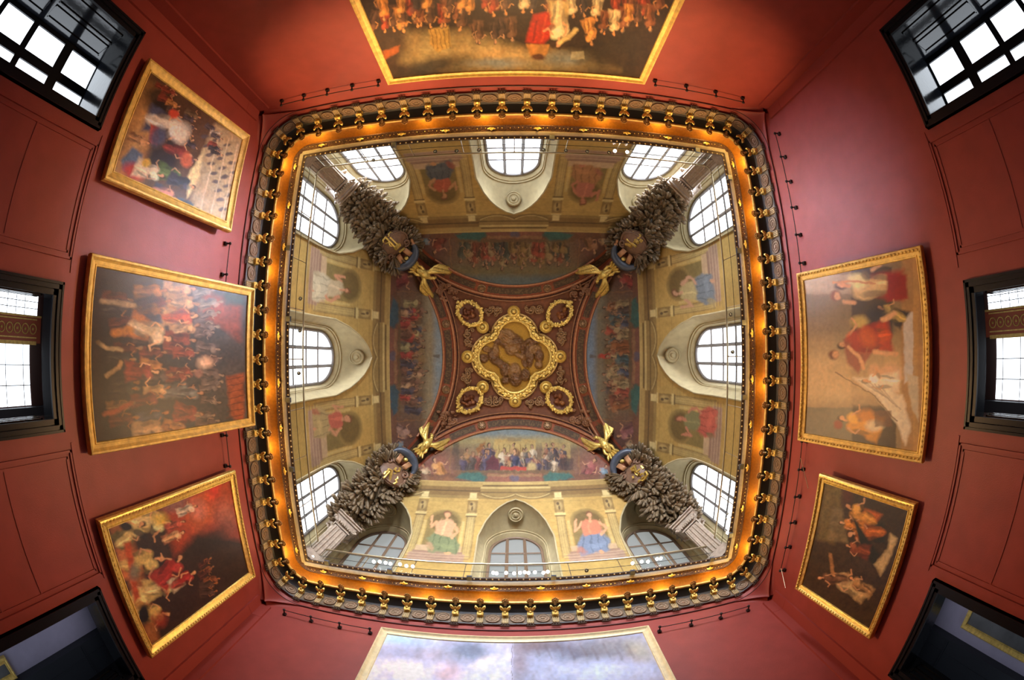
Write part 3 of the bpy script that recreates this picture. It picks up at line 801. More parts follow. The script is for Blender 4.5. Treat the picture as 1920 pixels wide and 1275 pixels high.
NICHE = {  # two seated painted figures on each side: centre px, height px, colours
    'B': [((833, 1000), 78, (216, 160, 116), (108, 122, 80), (224, 160, 110), 'L'), ((1110, 1000), 80, (206, 116, 82), (104, 124, 158), (228, 160, 112), 'R')],
    'L': [((618, 540), 74, (200, 176, 140), (208, 192, 160), (214, 140, 104), ''), ((620, 790), 74, (190, 84, 66), (178, 152, 98), (210, 140, 100), '')],
    'R': [((1302, 545), 78, (190, 168, 112), (110, 124, 140), (206, 150, 116), ''), ((1308, 790), 76, (120, 118, 72), (196, 80, 64), (200, 120, 90), '')],
    'T': [((828, 338), 70, (176, 74, 48), (66, 74, 84), (190, 130, 84), ''), ((1098, 345), 74, (176, 96, 76), (170, 112, 66), (190, 110, 80), '')]}
def niche_art(C, X, Y, side):
    P = Paint(X, Y, (0, 0, 0), warp=2.6, ws=9); P.C = C; up = UPV[side]; ux, uy = up; rx, ry = -uy, ux
    for (c, h, top, bot, skin, _) in NICHE[side]:
        sf = lambda c_: tuple(int(.78*a+.22*b) for a, b in zip(c_, (170, 145, 105)))
        top, bot, skin = sf(top), sf(bot), sf(skin)
        rad = nz([965-c[0], 668-c[1], 0])[:2]; up2 = nz([up[0]*.6+rad[0]*.4, up[1]*.6+rad[1]*.4, 0])[:2]; ux, uy = up2; rx, ry = -uy, ux
        q = lambda a, b: (c[0]+rx*a*h+ux*b*h, c[1]+ry*a*h+uy*b*h)
        dk = tuple(int(v*.6) for v in bot); lt = tuple(min(255, int(v*1.2)) for v in top)
        P.poly([q(-.34, -.48), q(.34, -.46), q(.40, -.22), q(.22, .02), q(-.2, .02), q(-.38, -.2)], bot, soft=2.5)
        for k in (-.2, -.05, .1, .24): P.stroke([q(k, -.02), q(k*1.4, -.42)], h*.03, dk, .5)
        P.blob(*q(.08, -.3), h*.2, h*.06, math.degrees(math.atan2(ry, rx)), tuple(min(255, int(v*1.15)) for v in bot), .6)
        P.poly([q(-.2, -.04), q(.2, -.04), q(.24, .24), q(.1, .33), q(-.1, .33), q(-.24, .22)], top, soft=2)
        P.stroke([q(-.02, .28), q(-.05, .0)], h*.05, lt, .6)
        P.stroke([q(.2, .26), q(.34, .08), q(.2, -.06)], h*.07, skin); P.stroke([q(-.2, .26), q(-.36, .12), q(-.34, .34)], h*.065, skin)
        P.stroke([q(0, .4), q(0, .3)], h*.07, skin); P.blob(*q(0, .46), h*.085, h*.085, 0, (120, 74, 46)); P.blob(*q(.0, .44), h*.062, h*.062, 0, skin)
        P.blob(*q(.16, -.46), h*.07, h*.04, 0, skin); P.blob(*q(-.3, -.36), h*.12, h*.07, 30, tuple(int(v*.9) for v in top), .7)
    return P.C
uc = .25*(U[:-1, :-1]+U[1:, :-1]+U[:-1, 1:]+U[1:, 1:]); zc = .25*(Zz[:-1, :-1]+Zz[1:, :-1]+Zz[:-1, 1:]+Zz[1:, 1:])
keepL = np.ones(uc.shape, bool)
for u0 in LU: keepL &= ~(np.abs(uc-u0) < lhalf(zc)-.01)
vr = rho.reshape(U.shape); rc = .25*(vr[:-1, :-1]+vr[1:, 1:]+vr[:-1, 1:]+vr[1:, :-1])
isart = (rc < R_OUT) & (zc > z_base)
isnich = np.zeros_like(isart); nich_id = np.zeros(isart.shape, int)
for k, s in enumerate((-1, 1)):
    m = (np.abs(uc-2.66*s) < .64) & (zc > 13.36) & (zc < 15.2) & (np.hypot(uc-2.66*s, np.maximum(0, zc-14.75)) < .6)
    nich_id[m] = k+1
SIDEWORD = {'B': 'bottom', 'T': 'top', 'L': 'left', 'R': 'right'}
VGAIN = .86
def submesh(name, P3, C, facemask, material):
    n1 = NU+1; I, J = np.nonzero(facemask)
    q = np.stack([I*n1+J, I*n1+J+1, (I+1)*n1+J+1, (I+1)*n1+J], 1)
    used, inv = np.unique(q, return_inverse=True); inv = inv.reshape(q.shape)
    me = bpy.data.meshes.new(name)
    me.vertices.add(len(used)); me.vertices.foreach_set('co', P3[used].astype('f').ravel())
    me.loops.add(inv.size); me.loops.foreach_set('vertex_index', inv.ravel().astype('i'))
    me.polygons.add(len(inv)); me.polygons.foreach_set('loop_start', np.arange(0, inv.size, 4, dtype='i')); me.polygons.foreach_set('loop_total', np.full(len(inv), 4, 'i'))
    me.update(calc_edges=True); me.validate()
    me.polygons.foreach_set('use_smooth', np.ones(len(inv), bool))
    ca = me.color_attributes.new('Col', 'FLOAT_COLOR', 'POINT'); a = np.ones((len(used), 4), 'f'); a[:, :3] = np.clip(C[used], 0, .9); ca.data.foreach_set('color', a.ravel())
    me.materials.append(material)
    o = bpy.data.objects.new(name, me); COL.objects.link(o); return o
ARTLAB = {'B': 'arched ceiling painting of a man in white breeches on a red step',
          'T': 'darkest arched ceiling painting, crowd upside down over the bright top windows',
          'L': 'arched ceiling painting with red-robed crowd and pale dome, left slope of vault',
          'R': 'arched ceiling painting with a red banner before a dome, right slope of the vault'}
NLAB = {'B': ['painted niche figure with green drapery, left of the bottom middle window', 'painted niche figure in coral top and blue skirt, right of the bottom middle window'],
        'L': ['pale painted niche figure in cream robes, above the left middle window', 'painted niche figure with a red cloak, below the left middle window'],
        'R': ['painted niche figure in pale yellow and blue, above the right middle window', 'painted niche figure in green and red, below the right middle window'],
        'T': ['painted niche figure in red and dark blue, left of the top middle window', 'painted niche figure in rose and ochre, right of the top middle window']}
for side in 'BTLR':
    x, y = SIDE[side](U, Rr_); P3 = np.stack([VC[0]+x, VC[1]+y, Zz], -1).reshape(-1, 3)
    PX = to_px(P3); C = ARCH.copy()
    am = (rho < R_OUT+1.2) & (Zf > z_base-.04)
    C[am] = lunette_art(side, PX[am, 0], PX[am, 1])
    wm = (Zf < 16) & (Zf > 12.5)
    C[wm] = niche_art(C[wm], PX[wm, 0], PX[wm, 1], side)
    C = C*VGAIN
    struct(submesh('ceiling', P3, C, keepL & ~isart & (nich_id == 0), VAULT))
    o = submesh('ceiling_painting', P3, C, keepL & isart, VAULT); tag(o, ARTLAB[side], 'mural', 'arched ceiling paintings')
    for k in (1, 2):
        i = (k-1) if side in 'BR' else (k-1)
        o = submesh('niche_painting', P3, C, keepL & (nich_id == k), VAULT)
        cpx = PX.reshape(U.shape+(2,))[:-1, :-1][nich_id == k].mean(0)
        d = [np.hypot(cpx[0]-n[0][0], cpx[1]-n[0][1]) for n in NICHE[side]]
        tag(o, NLAB[side][int(np.argmin(d))], 'mural', 'painted niche figures')
# raised mouldings along the painted arches, window recesses, windows
def arc_pts(Rp, a0, a1, n, off):
    return [S(cxp+Rp*math.sin(math.radians(a)), cyp-Rp*math.cos(math.radians(a)), off) for a in np.linspace(a0, a1, n)]
def toside(P, side):
    return sp(side, P[0]-VC[0], P[1]-VC[1], P[2])
ti = 40
wi = 1
WN = 41
def outl():
    pts = [(-1.36, 9.6)]+[(-w, z) for z, w in zip(_lz[1:], _lw[1:])]
    h = []
    for z in np.concatenate([np.linspace(9.6, 13.6, 8)[:-1], np.linspace(13.6, 15.95, 18)]): h.append((-max(0, float(lhalf(z))), z))
    return h+[(-a, b) for a, b in h[::-1][1:]]
def warch(w, zs, rise, n, zb):
    h = [(-w, z) for z in np.linspace(zb, zs, 8)[:-1]]
    for a in np.linspace(0, 90, 18): h.append((-w*math.cos(math.radians(a)), zs+rise*math.sin(math.radians(a))))
    return h+[(-a, b) for a, b in h[::-1][1:]]
OUTL = outl(); ARW = warch(.97, 14.2, 1.36, 41, 10.2); RIB = warch(1.14, 14.2, 1.55, 41, 9.9)
RW = 7.16
def r_at_z(z): return float(np.interp(z, PROF[:, 1], PROF[:, 0]))
for side in 'BTLR':
    for j, (Rp, off, rad) in enumerate(((R_OUT+2, .05, .05), (R_IN-3, .06, .06), (R_IN+4, .05, .035))):
        mb = MB(); pts = [toside(p, side) for p in arc_pts(Rp, -36 if j == 0 else -33, 36 if j == 0 else 33, 40, off)]
        mb.tube(pts, rad, 6); struct(mb.build('trim_%d' % ti, BROWN2 if j < 2 else BROWN)); ti += 1
    glass = {'B': GL_B, 'T': GL_T, 'L': GL_S, 'R': GL_S}[side]
    for u0 in LU:
        mb = MB(); A = []
        mid = [((1-t)*np.array(a)+t*np.array(b)) for t in (0,) for a, b in zip(OUTL, RIB)]
        for a, r_, w in zip(OUTL, RIB, ARW):
            rr = r_at_z(a[1]); row = []
            row.append(sp(side, u0+a[0], rr, a[1]))
            for t in (.25, .5, .75, 1.): row.append(sp(side, u0+a[0]*(1-t)+r_[0]*t, rr+(6.86-rr)*t, a[1]+(r_[1]-a[1])*t+.10*math.sin(math.pi*t)*(1 if a[1] > 14 else 0)))
            row.append(sp(side, u0+r_[0]*.97, 6.86, r_[1]-.05)); row.append(sp(side, u0+r_[0]*.97, 6.93, r_[1]-.05)); row.append(sp(side, u0+r_[0]*.94, 6.94, r_[1]-.09))
            row.append(sp(side, u0+w[0]*1.02, RW-.02, w[1]+.02)); row.append(sp(side, u0+w[0]*1.0, RW+.12, w[1]))
            A.append(row)
        mb.grid(A); struct(mb.build('wall_recess', STONE, sharp=50))
        mb = MB(); mb.tube([sp(side, u0+a[0], r_at_z(a[1])-.012, a[1]) for a in OUTL], .035, 6); struct(mb.build('trim_%d' % ti, STONE)); ti += 1
        # plaster roundel under the crown of the recess
        c = sp(side, u0, 6.2, 15.74); n = nz(-(sp(side, 0, 1., 0)-sp(side, 0, 0, 0))*.15+np.array([0, 0, -1.])); Rm = frame(sp(side, 1, 0, 0)-sp(side, 0, 0, 0), n)
        mb = MB(); mb.lathe(c, [(.30, -.1), (.30, .0), (.27, .03), (.25, .0), (.19, .0), (.175, .03), (.15, .0), (.09, .0), (.07, .05), (0, .06)], R=Rm, seg=24)
        o = mb.build('roundel', STONE)
        lr = {'B': ('left', 'middle', 'right'), 'T': ('right', 'middle', 'left'), 'R': ('lower', 'middle', 'upper'), 'L': ('upper', 'middle', 'lower')}[side][LU.index(u0)]
        tag(o, 'pale plaster roundel, %s window recess, %s side of the vault' % (lr, SIDEWORD[side]), 'roundel', 'plaster roundels over the windows')
        # window
        wn = thing('window_%d' % wi, None, None, tuple(sp(side, u0, RW, 13))); wn['kind'] = 'structure'; wi += 1
        pm = MB(); c0 = len(ARW)//2; vs = [sp(side, u0+w[0], RW+.06, w[1]) for w in ARW]
        pm.add(vs, [tuple(range(len(vs)))]);         mb = MB()
        mb.tube([sp(side, u0+w[0]*.985, RW, w[1]-.01) for w in ARW], .06, 6)
        for a in (-.33, .33): mb.tube([sp(side, u0+a, RW, 10.3), sp(side, u0+a, RW, 14.2+1.36*math.sqrt(1-(a/.97)**2))], .06, 4)
        for z in (14.15, 13.2, 12.25, 11.3): mb.tube([sp(side, u0-.97, RW, z), sp(side, u0+.97, RW, z)], .035, 4)
        wf = mb.build('window_frame', MULL if side == 'B' else MULLW, wn)
        pm.build('pane', glass, wf, smooth=False)
        if (side, u0) in (('L', -5.1), ('R', 5.1)):
            la = bpy.data.lights.new('sky_window_light', 'AREA'); la.shape = 'RECTANGLE'; la.size = 1.2; la.size_y = 1.6; la.energy = 150; la.color = (.72, .80, 1); la.spread = math.radians(24)
            lo = bpy.data.objects.new('sky_window_light', la); COL.objects.link(lo); src = sp(side, u0, RW+.03, 13.2); lo.location = src
            dst = (XR, -3.3, 6.9) if side == 'L' else (XL, -2.2, 6.4); lo.rotation_euler = (Vector(dst)-Vector(src)).to_track_quat('-Z', 'Z').to_euler()
        if side == 'T':
            la = bpy.data.lights.new('sky_window_light', 'AREA'); la.shape = 'RECTANGLE'; la.size = 1.25; la.size_y = 3.9; la.energy = SKY_T; la.color = (.82, .89, 1); la.spread = math.radians(80)
            lo = bpy.data.objects.new('sky_window_light', la); COL.objects.link(lo); lo.location = sp(side, u0, RW+.04, 12.95)
            dv = Vector(sp(side, u0*.6, 0, 11.6)-sp(side, u0*.98, RW, 12.95)); dv = Vector((0, dv.y, dv.z*0-0.0)); lo.rotation_euler = dv.to_track_quat('-Z', 'Z').to_euler()
# floor of the upper gallery behind the opening
# ------------------------------------------------------------------ crown of the vault: medallion, ovals, scrolls
DOWN = np.array([0, 0, -1.])
def quatre(rl, cxo=965, cyo=669, o=37):
    """quatrefoil with square notches in direction coordinates"""
    pts = []
    for k, (dx, dy, a0) in enumerate(((0, -1, 180), (1, 0, 270), (0, 1, 0), (-1, 0, 90))):
        c = (cxo+dx*o, cyo+dy*o)
        for a in np.linspace(a0+4, a0+176, 19): pts.append((c[0]+rl*math.cos(math.radians(a)), c[1]+rl*math.sin(math.radians(a))))
        nx, ny = [(1, -1), (1, 1), (-1, 1), (-1, -1)][k]
        pts.append((cxo+nx*(rl+4), cyo+ny*(rl+4)))
    return pts
loc = S(965, 669, .2)
md = thing('ceiling_medallion', 'large gilded quatrefoil relief medallion at the centre of the vault', 'medallion', tuple(loc))
for rl, off, rad, m, nm in ((37.5, .14, .085, GOLD, 'outer_ring'), (31.5, .16, .075, GOLD, 'inner_ring'), (43.5, .08, .07, BRONZE, 'edge_moulding')):
    mb = MB(); q = quatre(rl); P = [S(x, y, off) for x, y in q]; mb.tube(P, rad, 8, closed=True)
    if nm == 'outer_ring':
        for i in range(0, len(P)):
            mb.ball(P[i]+DOWN*.08+nz(P[i]-loc)*.07*(-1)**i, .09, nu=6, nv=4)
            j = (i+1) % len(P); mb.ball((P[i]+P[j])/2+DOWN*.08, .06, nu=6, nv=4)
    if nm == 'inner_ring':
        for i in range(len(P)):
            for t in (0, .33, .66): mb.ball(P[i]*(1-t)+P[(i+1) % len(P)]*t+DOWN*.07, .028, nu=6, nv=4)
    mb.build(nm, m, md)
def relief(name, bounds, inside, blobs, bg, parent, step=.9, base=.05, grain=.03, seed=1, folds=()):
    x0, y0, x1, y1 = bounds; xs = np.arange(x0, x1, step); ys = np.arange(y0, y1, step)
    X, Y = np.meshgrid(xs, ys); Xf, Yf = X.ravel(), Y.ravel(); H = np.zeros(len(Xf)); P = Paint(Xf, Yf, bg)
    for (x, y, rx, ry, rot, h, col) in blobs:
        c, n = math.cos(math.radians(rot)), math.sin(math.radians(rot)); dx, dy = Xf-x, Yf-y
        d = np.hypot((dx*c+dy*n)/rx, (-dx*n+dy*c)/ry); H = np.maximum(H, h*np.sqrt(np.clip(1-d*d, 0, 1))); 
        P.blob(x, y, rx, ry, rot, col, 1, .12)
    for pts, w, dh in folds:
        q = np.array(pts); dm = np.full(len(Xf), 1e9)
        for i in range(len(q)-1):
            a, b = q[i], q[i+1]; ab = b-a; t = np.clip(((Xf-a[0])*ab[0]+(Yf-a[1])*ab[1])/(ab@ab), 0, 1); dm = np.minimum(dm, np.hypot(Xf-a[0]-t*ab[0], Yf-a[1]-t*ab[1]))
        H += dh*np.clip(1-dm/w, 0, 1)
    H += grain*(vnoise(Xf, Yf, 2.6, seed)-.5)*(H > .01)
    V = np.array([S(a, b, base+h) for a, b, h in zip(Xf, Yf, H)]); C = np.clip(P.C*.9, 0, .9)
    m = inside(X, Y); ny, nx = X.shape; mb = MB(); mb.v = [tuple(v) for v in V]; mb.c = [tuple(c) for c in C]
    for i in range(ny-1):
        for j in range(nx-1):
            if m[i, j] and m[i+1, j] and m[i, j+1] and m[i+1, j+1]: mb.f.append((i*nx+j, i*nx+j+1, (i+1)*nx+j+1, (i+1)*nx+j))
    return mb.build(name, RELIEF, parent, sharp=80)
BRf = (124, 88, 56); BRl = (158, 118, 74); GO = (186, 142, 48)
def in_q(X, Y):
    r = 33; m = (np.abs(X-965) < r+2) & (np.abs(Y-669) < r+2)
    for dx, dy in ((0, -1), (1, 0), (0, 1), (-1, 0)): m |= np.hypot(X-965-dx*37, Y-669-dy*37) < r
    return m
relief('relief_panel', (892, 596, 1040, 744), in_q, [
    (957, 640, 25, 17, 15, .30, BRf), (948, 630, 18, 14, 0, .26, BRl), (972, 646, 16, 12, 30, .24, BRf), (960, 655, 14, 12, 0, .28, BRl),
    (925, 668, 10, 17, -20, .25, BRf), (938, 682, 16, 8, 40, .26, BRf), (930, 655, 12, 6, 80, .2, BRl), (947, 693, 10, 14, 0, .25, BRf),
    (965, 700, 13, 20, 0, .30, BRl), (967, 712, 12, 13, 0, .34, BRf), (948, 713, 8, 8, 0, .2, BRf), (985, 703, 9, 12, 0, .22, BRf),
    (986, 668, 10, 22, 0, .12, BRf), (976, 668, 12, 5, 25, .24, BRl), (995, 664, 7, 26, 4, .16, BRf), (1004, 655, 12, 10, 0, .22, BRl), (1011, 668, 9, 13, 0, .24, BRf), (1010, 684, 8, 8, 0, .22, BRl), (1004, 640, 9, 6, 0, .16, BRf),
    (907, 672, 9, 9, 0, .14, BRf), (912, 655, 7, 6, 0, .12, BRl), (990, 640, 10, 5, -30, .14, BRf), (932, 640, 10, 6, 30, .14, BRf)],
    GO, md, grain=.10, seed=3, folds=[([(938, 622), (958, 634), (978, 632)], 3, .08), ([(940, 632), (956, 646), (980, 642)], 3, .08), ([(982, 650), (994, 702)], 1.6, .1), ([(934, 656), (940, 676), (956, 684)], 4, .08), ([(958, 704), (966, 696), (974, 704)], 2, .06), ([(960, 716), (972, 716)], 1.5, -.06)])
for (x, y) in ((963.5, 585), (877, 669), (1050, 668.5), (966, 752), (905, 613.5), (1023.5, 612.5), (905, 725.5), (1023.5, 726)):
    c = S(x, y, .08); R = frame((1, 0, 0), DOWN); mb = MB()
    mb.lathe(c, [(.30, -.05), (.30, .08), (.25, .13), (.21, .09), (.17, .12), (.13, .14), (.10, .10)], R=R, seg=20); mb.ball(c+DOWN*.2, .11)
    b = mb.build('boss', GOLD, md)
OVL = [('upper left', 881, 588, 45), ('upper right', 1049, 587.5, -45), ('lower left', 881, 750, -45), ('lower right', 1048.5, 749.5, 45)]
for wd, x, y, rot in OVL:
    c = S(x, y, .1); t = thing('oval_medallion', 'gilded oval wreath medallion at the %s of the central quatrefoil' % wd, 'medallion', tuple(c), 'oval wreath medallions')
    cs, sn = math.cos(math.radians(rot)), math.sin(math.radians(rot)); q = []
    for a in np.linspace(0, 2*math.pi, 33)[:-1]:
        dx, dy = 24.5*math.cos(a), 20*math.sin(a); q.append((x+dx*cs-dy*sn, y+dx*sn+dy*cs))
    P = [S(a, b, .14) for a, b in q]; mb = MB(); mb.tube(P, .09, 8, closed=True); rr = random.Random(int(x))
    for i, p in enumerate(P):
        for k in range(3): mb.ball(p+np.array([rr.uniform(-.09, .09), rr.uniform(-.09, .09), -.07]), rr.uniform(.04, .07), nu=6, nv=4)
    mb.build('wreath', GOLD, t)
    sx, sy = (1 if x > 965 else -1), (1 if y > 669 else -1)
    mb = MB()
    for k in range(14): mb.ball(S(x+sx*19+rr.uniform(-5, 5), y+sy*17+rr.uniform(-5, 5), .22), rr.uniform(.05, .1), nu=6, nv=4)
    mb.build('bow', GOLD, t)
    bl = []
    for k in range(9): bl.append((x+rr.uniform(-11, 11), y+rr.uniform(-9, 9), rr.uniform(3.5, 7), rr.uniform(2.5, 5), rr.uniform(0, 180), rr.uniform(.12, .26), rr.choice(((150, 92, 56), (120, 70, 44), (168, 110, 62)))))
    relief('relief_panel', (x-26, y-26, x+26, y+26), lambda X, Y, x=x, y=y, cs=cs, sn=sn: np.hypot(((X-x)*cs+(Y-y)*sn)/22.5, (-(X-x)*sn+(Y-y)*cs)/18) < 1, bl, (116, 66, 40), t, grain=.08, seed=int(y))
def spiral(mb, x, y, r, turns, a0, sgn, rad=.04, off=.10):
    P = []
    n = 20
    for i in range(n):
        t = i/(n-1); a = a0+sgn*turns*2*math.pi*t; q = r*(1-.85*t)
        P.append(S(x+q*math.cos(a), y+q*math.sin(a), off+.05*t))
    mb.tube(P, [rad*(1-.4*i/n) for i in range(n)], 6); mb.ball(P[-1], rad*1.5, nu=6, nv=4)
SCB = mat('dull_gold_scroll', (.30, .17, .08), .45, .5, noise=.3, nscale=12)
for i, (x, y) in enumerate(((924.7, 582), (1002, 582), (876.5, 633), (1052, 631), (876, 706), (1051, 704), (923.5, 754), (1002, 754))):
    mb = MB(); hor = i in (0, 1, 6, 7)
    for s in (-1, 1):
        dx, dy = (s*8, 0) if hor else (0, s*8)
        spiral(mb, x+dx*.8, y+dy*.8, 7, 1.4, 0 if s > 0 else math.pi, s, .045); spiral(mb, x+dx*1.6, y+dy*1.6+(0 if hor else 0), 4.5, 1.1, 1.5, -s, .035)
    rq = random.Random(i+50)
    for k in range(5): spiral(mb, x+rq.uniform(-15, 15)*(1 if hor else .6), y+rq.uniform(-15, 15)*(.6 if hor else 1), rq.uniform(3, 5.5), 1.2, rq.uniform(0, 6), rq.choice((-1, 1)), .035)
    for k in range(6): mb.ball(S(x+random.Random(i*7+k).uniform(-8, 8), y+random.Random(i*9+k).uniform(-8, 8), .1), .05, (1.5, 1, .6), nu=6, nv=4)
    o = mb.build('scroll_ornament', SCB)
    wh = ['above it to the left', 'above it to the right', 'left of it, upper', 'right of it, upper', 'left of it, lower', 'right of it, lower', 'below it to the left', 'below it to the right'][i]
    tag(o, 'dull gold scrollwork beside the central quatrefoil, '+wh, 'ornament', 'scrollwork round the central medallion')
for wd, x, y, sx, sy in (('upper left', 840, 549, -1, -1), ('upper right', 1089, 548, 1, -1), ('lower left', 838, 787, -1, 1), ('lower right', 1089, 784, 1, 1)):
    mb = MB(); rr = random.Random(int(x+y))
    for k in range(9):
        spiral(mb, x+rr.uniform(-16, 16), y+rr.uniform(-14, 14), rr.uniform(4, 7), 1.2, rr.uniform(0, 6), rr.choice((-1, 1)), .05)
    for k in range(16): mb.ball(S(x+rr.uniform(-18, 18), y+rr.uniform(-15, 15), .08), rr.uniform(.05, .09), (1.6, 1, .7), nu=6, nv=4)
    o = mb.build('foliage_ornament', BROWN); tag(o, 'dark brown carved foliage in the %s point of the central ceiling panel' % wd, 'ornament', 'carved foliage in the panel points')
# roundels on the red-brown arches
mb = MB(); mb.lathe((0, 0, 0), [(.20, -.03), (.2, .03), (.17, .05), (.14, .02), (.08, .02), (.07, .05), (0, .06)], R=np.diag([1., -1., -1.]), seg=20)
for k in range(8): mb.ball((.11*math.cos(k*.785), .11*math.sin(k*.785), -.035), .03, nu=6, nv=4)
ar0 = mb.build('arch_rosette', SCB); first = True
for side in 'BTLR':
    for j, a in enumerate((-13.4, 13.4)):
        p = toside(S(cxp+266.5*math.sin(math.radians(a)), cyp-266.5*math.cos(math.radians(a)), .06), side)
        o = ar0 if first else ar0.copy()
        if not first: COL.objects.link(o)
        first = False; o.location = p
        n = Sn(p); o.rotation_euler = Matrix([list(r) for r in frame((1, .01, 0), -n)]).to_euler()
        tag(o, 'small dark rosette on the red-brown arch band, %s side, %s' % (SIDEWORD[side], ({'B': ('left one', 'right one'), 'T': ('right one', 'left one'), 'L': ('upper one', 'lower one'), 'R': ('lower one', 'upper one')}[side][j])), 'rosette', 'rosettes on the arch bands')

# ------------------------------------------------------------------ the four corners
def leaf(mb, P, d, n, L, w, curl=.12, fold=.02, blunt=False):
    d = nz(d); n = nz(np.array(n)-d*np.dot(n, d)); s = np.cross(n, d); rows = []
    for t, ww in ((0, .2), (.3, .55), (.62, .95), (.86, .95), (1, .35)) if blunt else ((0, .25), (.3, .8), (.6, 1.), (.85, .6), (1, .08)):
        c = P+d*L*t+n*(curl*math.sin(t*2.4)*L); h = w*ww/2
        rows.append([c-s*h-n*fold*ww, c+n*fold*ww, c+s*h-n*fold*ww])
    mb.grid(rows)
def solid(o, th):
    m = o.modifiers.new('thick', 'SOLIDIFY'); m.thickness = th; return o
CORN = {
    'TL': dict(word='upper left', sh=(739, 458), cap=(652, 356), claw=(776, 501), head=(810, 524), s=(-1, -1)),
    'TR': dict(word='upper right', sh=(1190, 458), cap=(1270, 352), claw=(1152, 501), head=(1119, 524), s=(1, -1)),
    'BL': dict(word='lower left', sh=(736, 886), cap=(634, 984), claw=(785, 849), head=(812, 820), s=(-1, 1)),
    'BR': dict(word='lower right', sh=(1192, 888), cap=(1293, 980), claw=(1149, 852), head=(1120, 818), s=(1, 1))}
MONO = {
    'TL': ((700, 420), [([(320, 350), (440, 475), (560, 600)], 3.0), ([(390, 300), (510, 420), (630, 540)], 3.0), ([(320, 350), (250, 440), (270, 490)], 2.6), ([(390, 300), (450, 220), (500, 240)], 2.6), ([(590, 650), (690, 550)], 6), ([(330, 520), (400, 490), (440, 580), (500, 580)], 2.4), ([(540, 320), (600, 360), (560, 400), (630, 430)], 2.4), ([(700, 740), (760, 690), (820, 640)], 3)]),
    'TR': ((1140, 420), [([(730, 320), (810, 380)], 2.6), ([(800, 250), (880, 310)], 2.6), ([(730, 320), (800, 250)], 2.6), ([(870, 310), (800, 385)], 2.6), ([(500, 400), (620, 500), (740, 600)], 3.4), ([(640, 350), (680, 410), (640, 440), (720, 480)], 3), ([(730, 420), (800, 500)], 5), ([(480, 530), (550, 540), (620, 600)], 4.5), ([(860, 410), (920, 440), (880, 480), (850, 430)], 2), ([(630, 240), (670, 200), (720, 220)], 2)]),
    'BL': ((700, 840), [([(270, 800), (350, 710), (430, 620)], 2.8), ([(485, 580), (450, 760), (415, 940)], 4), ([(430, 940), (580, 800)], 2.8), ([(280, 700), (320, 640), (380, 620), (400, 560), (470, 590)], 2.8), ([(610, 530), (560, 570), (600, 620), (680, 620), (710, 520)], 2.8), ([(600, 680), (545, 690), (560, 750), (640, 760), (640, 820), (580, 860), (620, 900), (540, 960)], 2.8)]),
    'BR': ((1140, 840), [([(720, 620), (730, 690), (800, 730), (830, 660), (760, 640), (840, 570)], 2.8), ([(860, 720), (900, 680), (960, 690), (980, 760), (900, 800)], 2.8), ([(980, 650), (1010, 620), (1050, 700), (1000, 800), (930, 860), (840, 850), (810, 900)], 2.8), ([(620, 560), (720, 480), (740, 590), (640, 590)], 4), ([(880, 480), (940, 550)], 3.4), ([(640, 760), (690, 790)], 2), ([(680, 750), (660, 810)], 2)])}
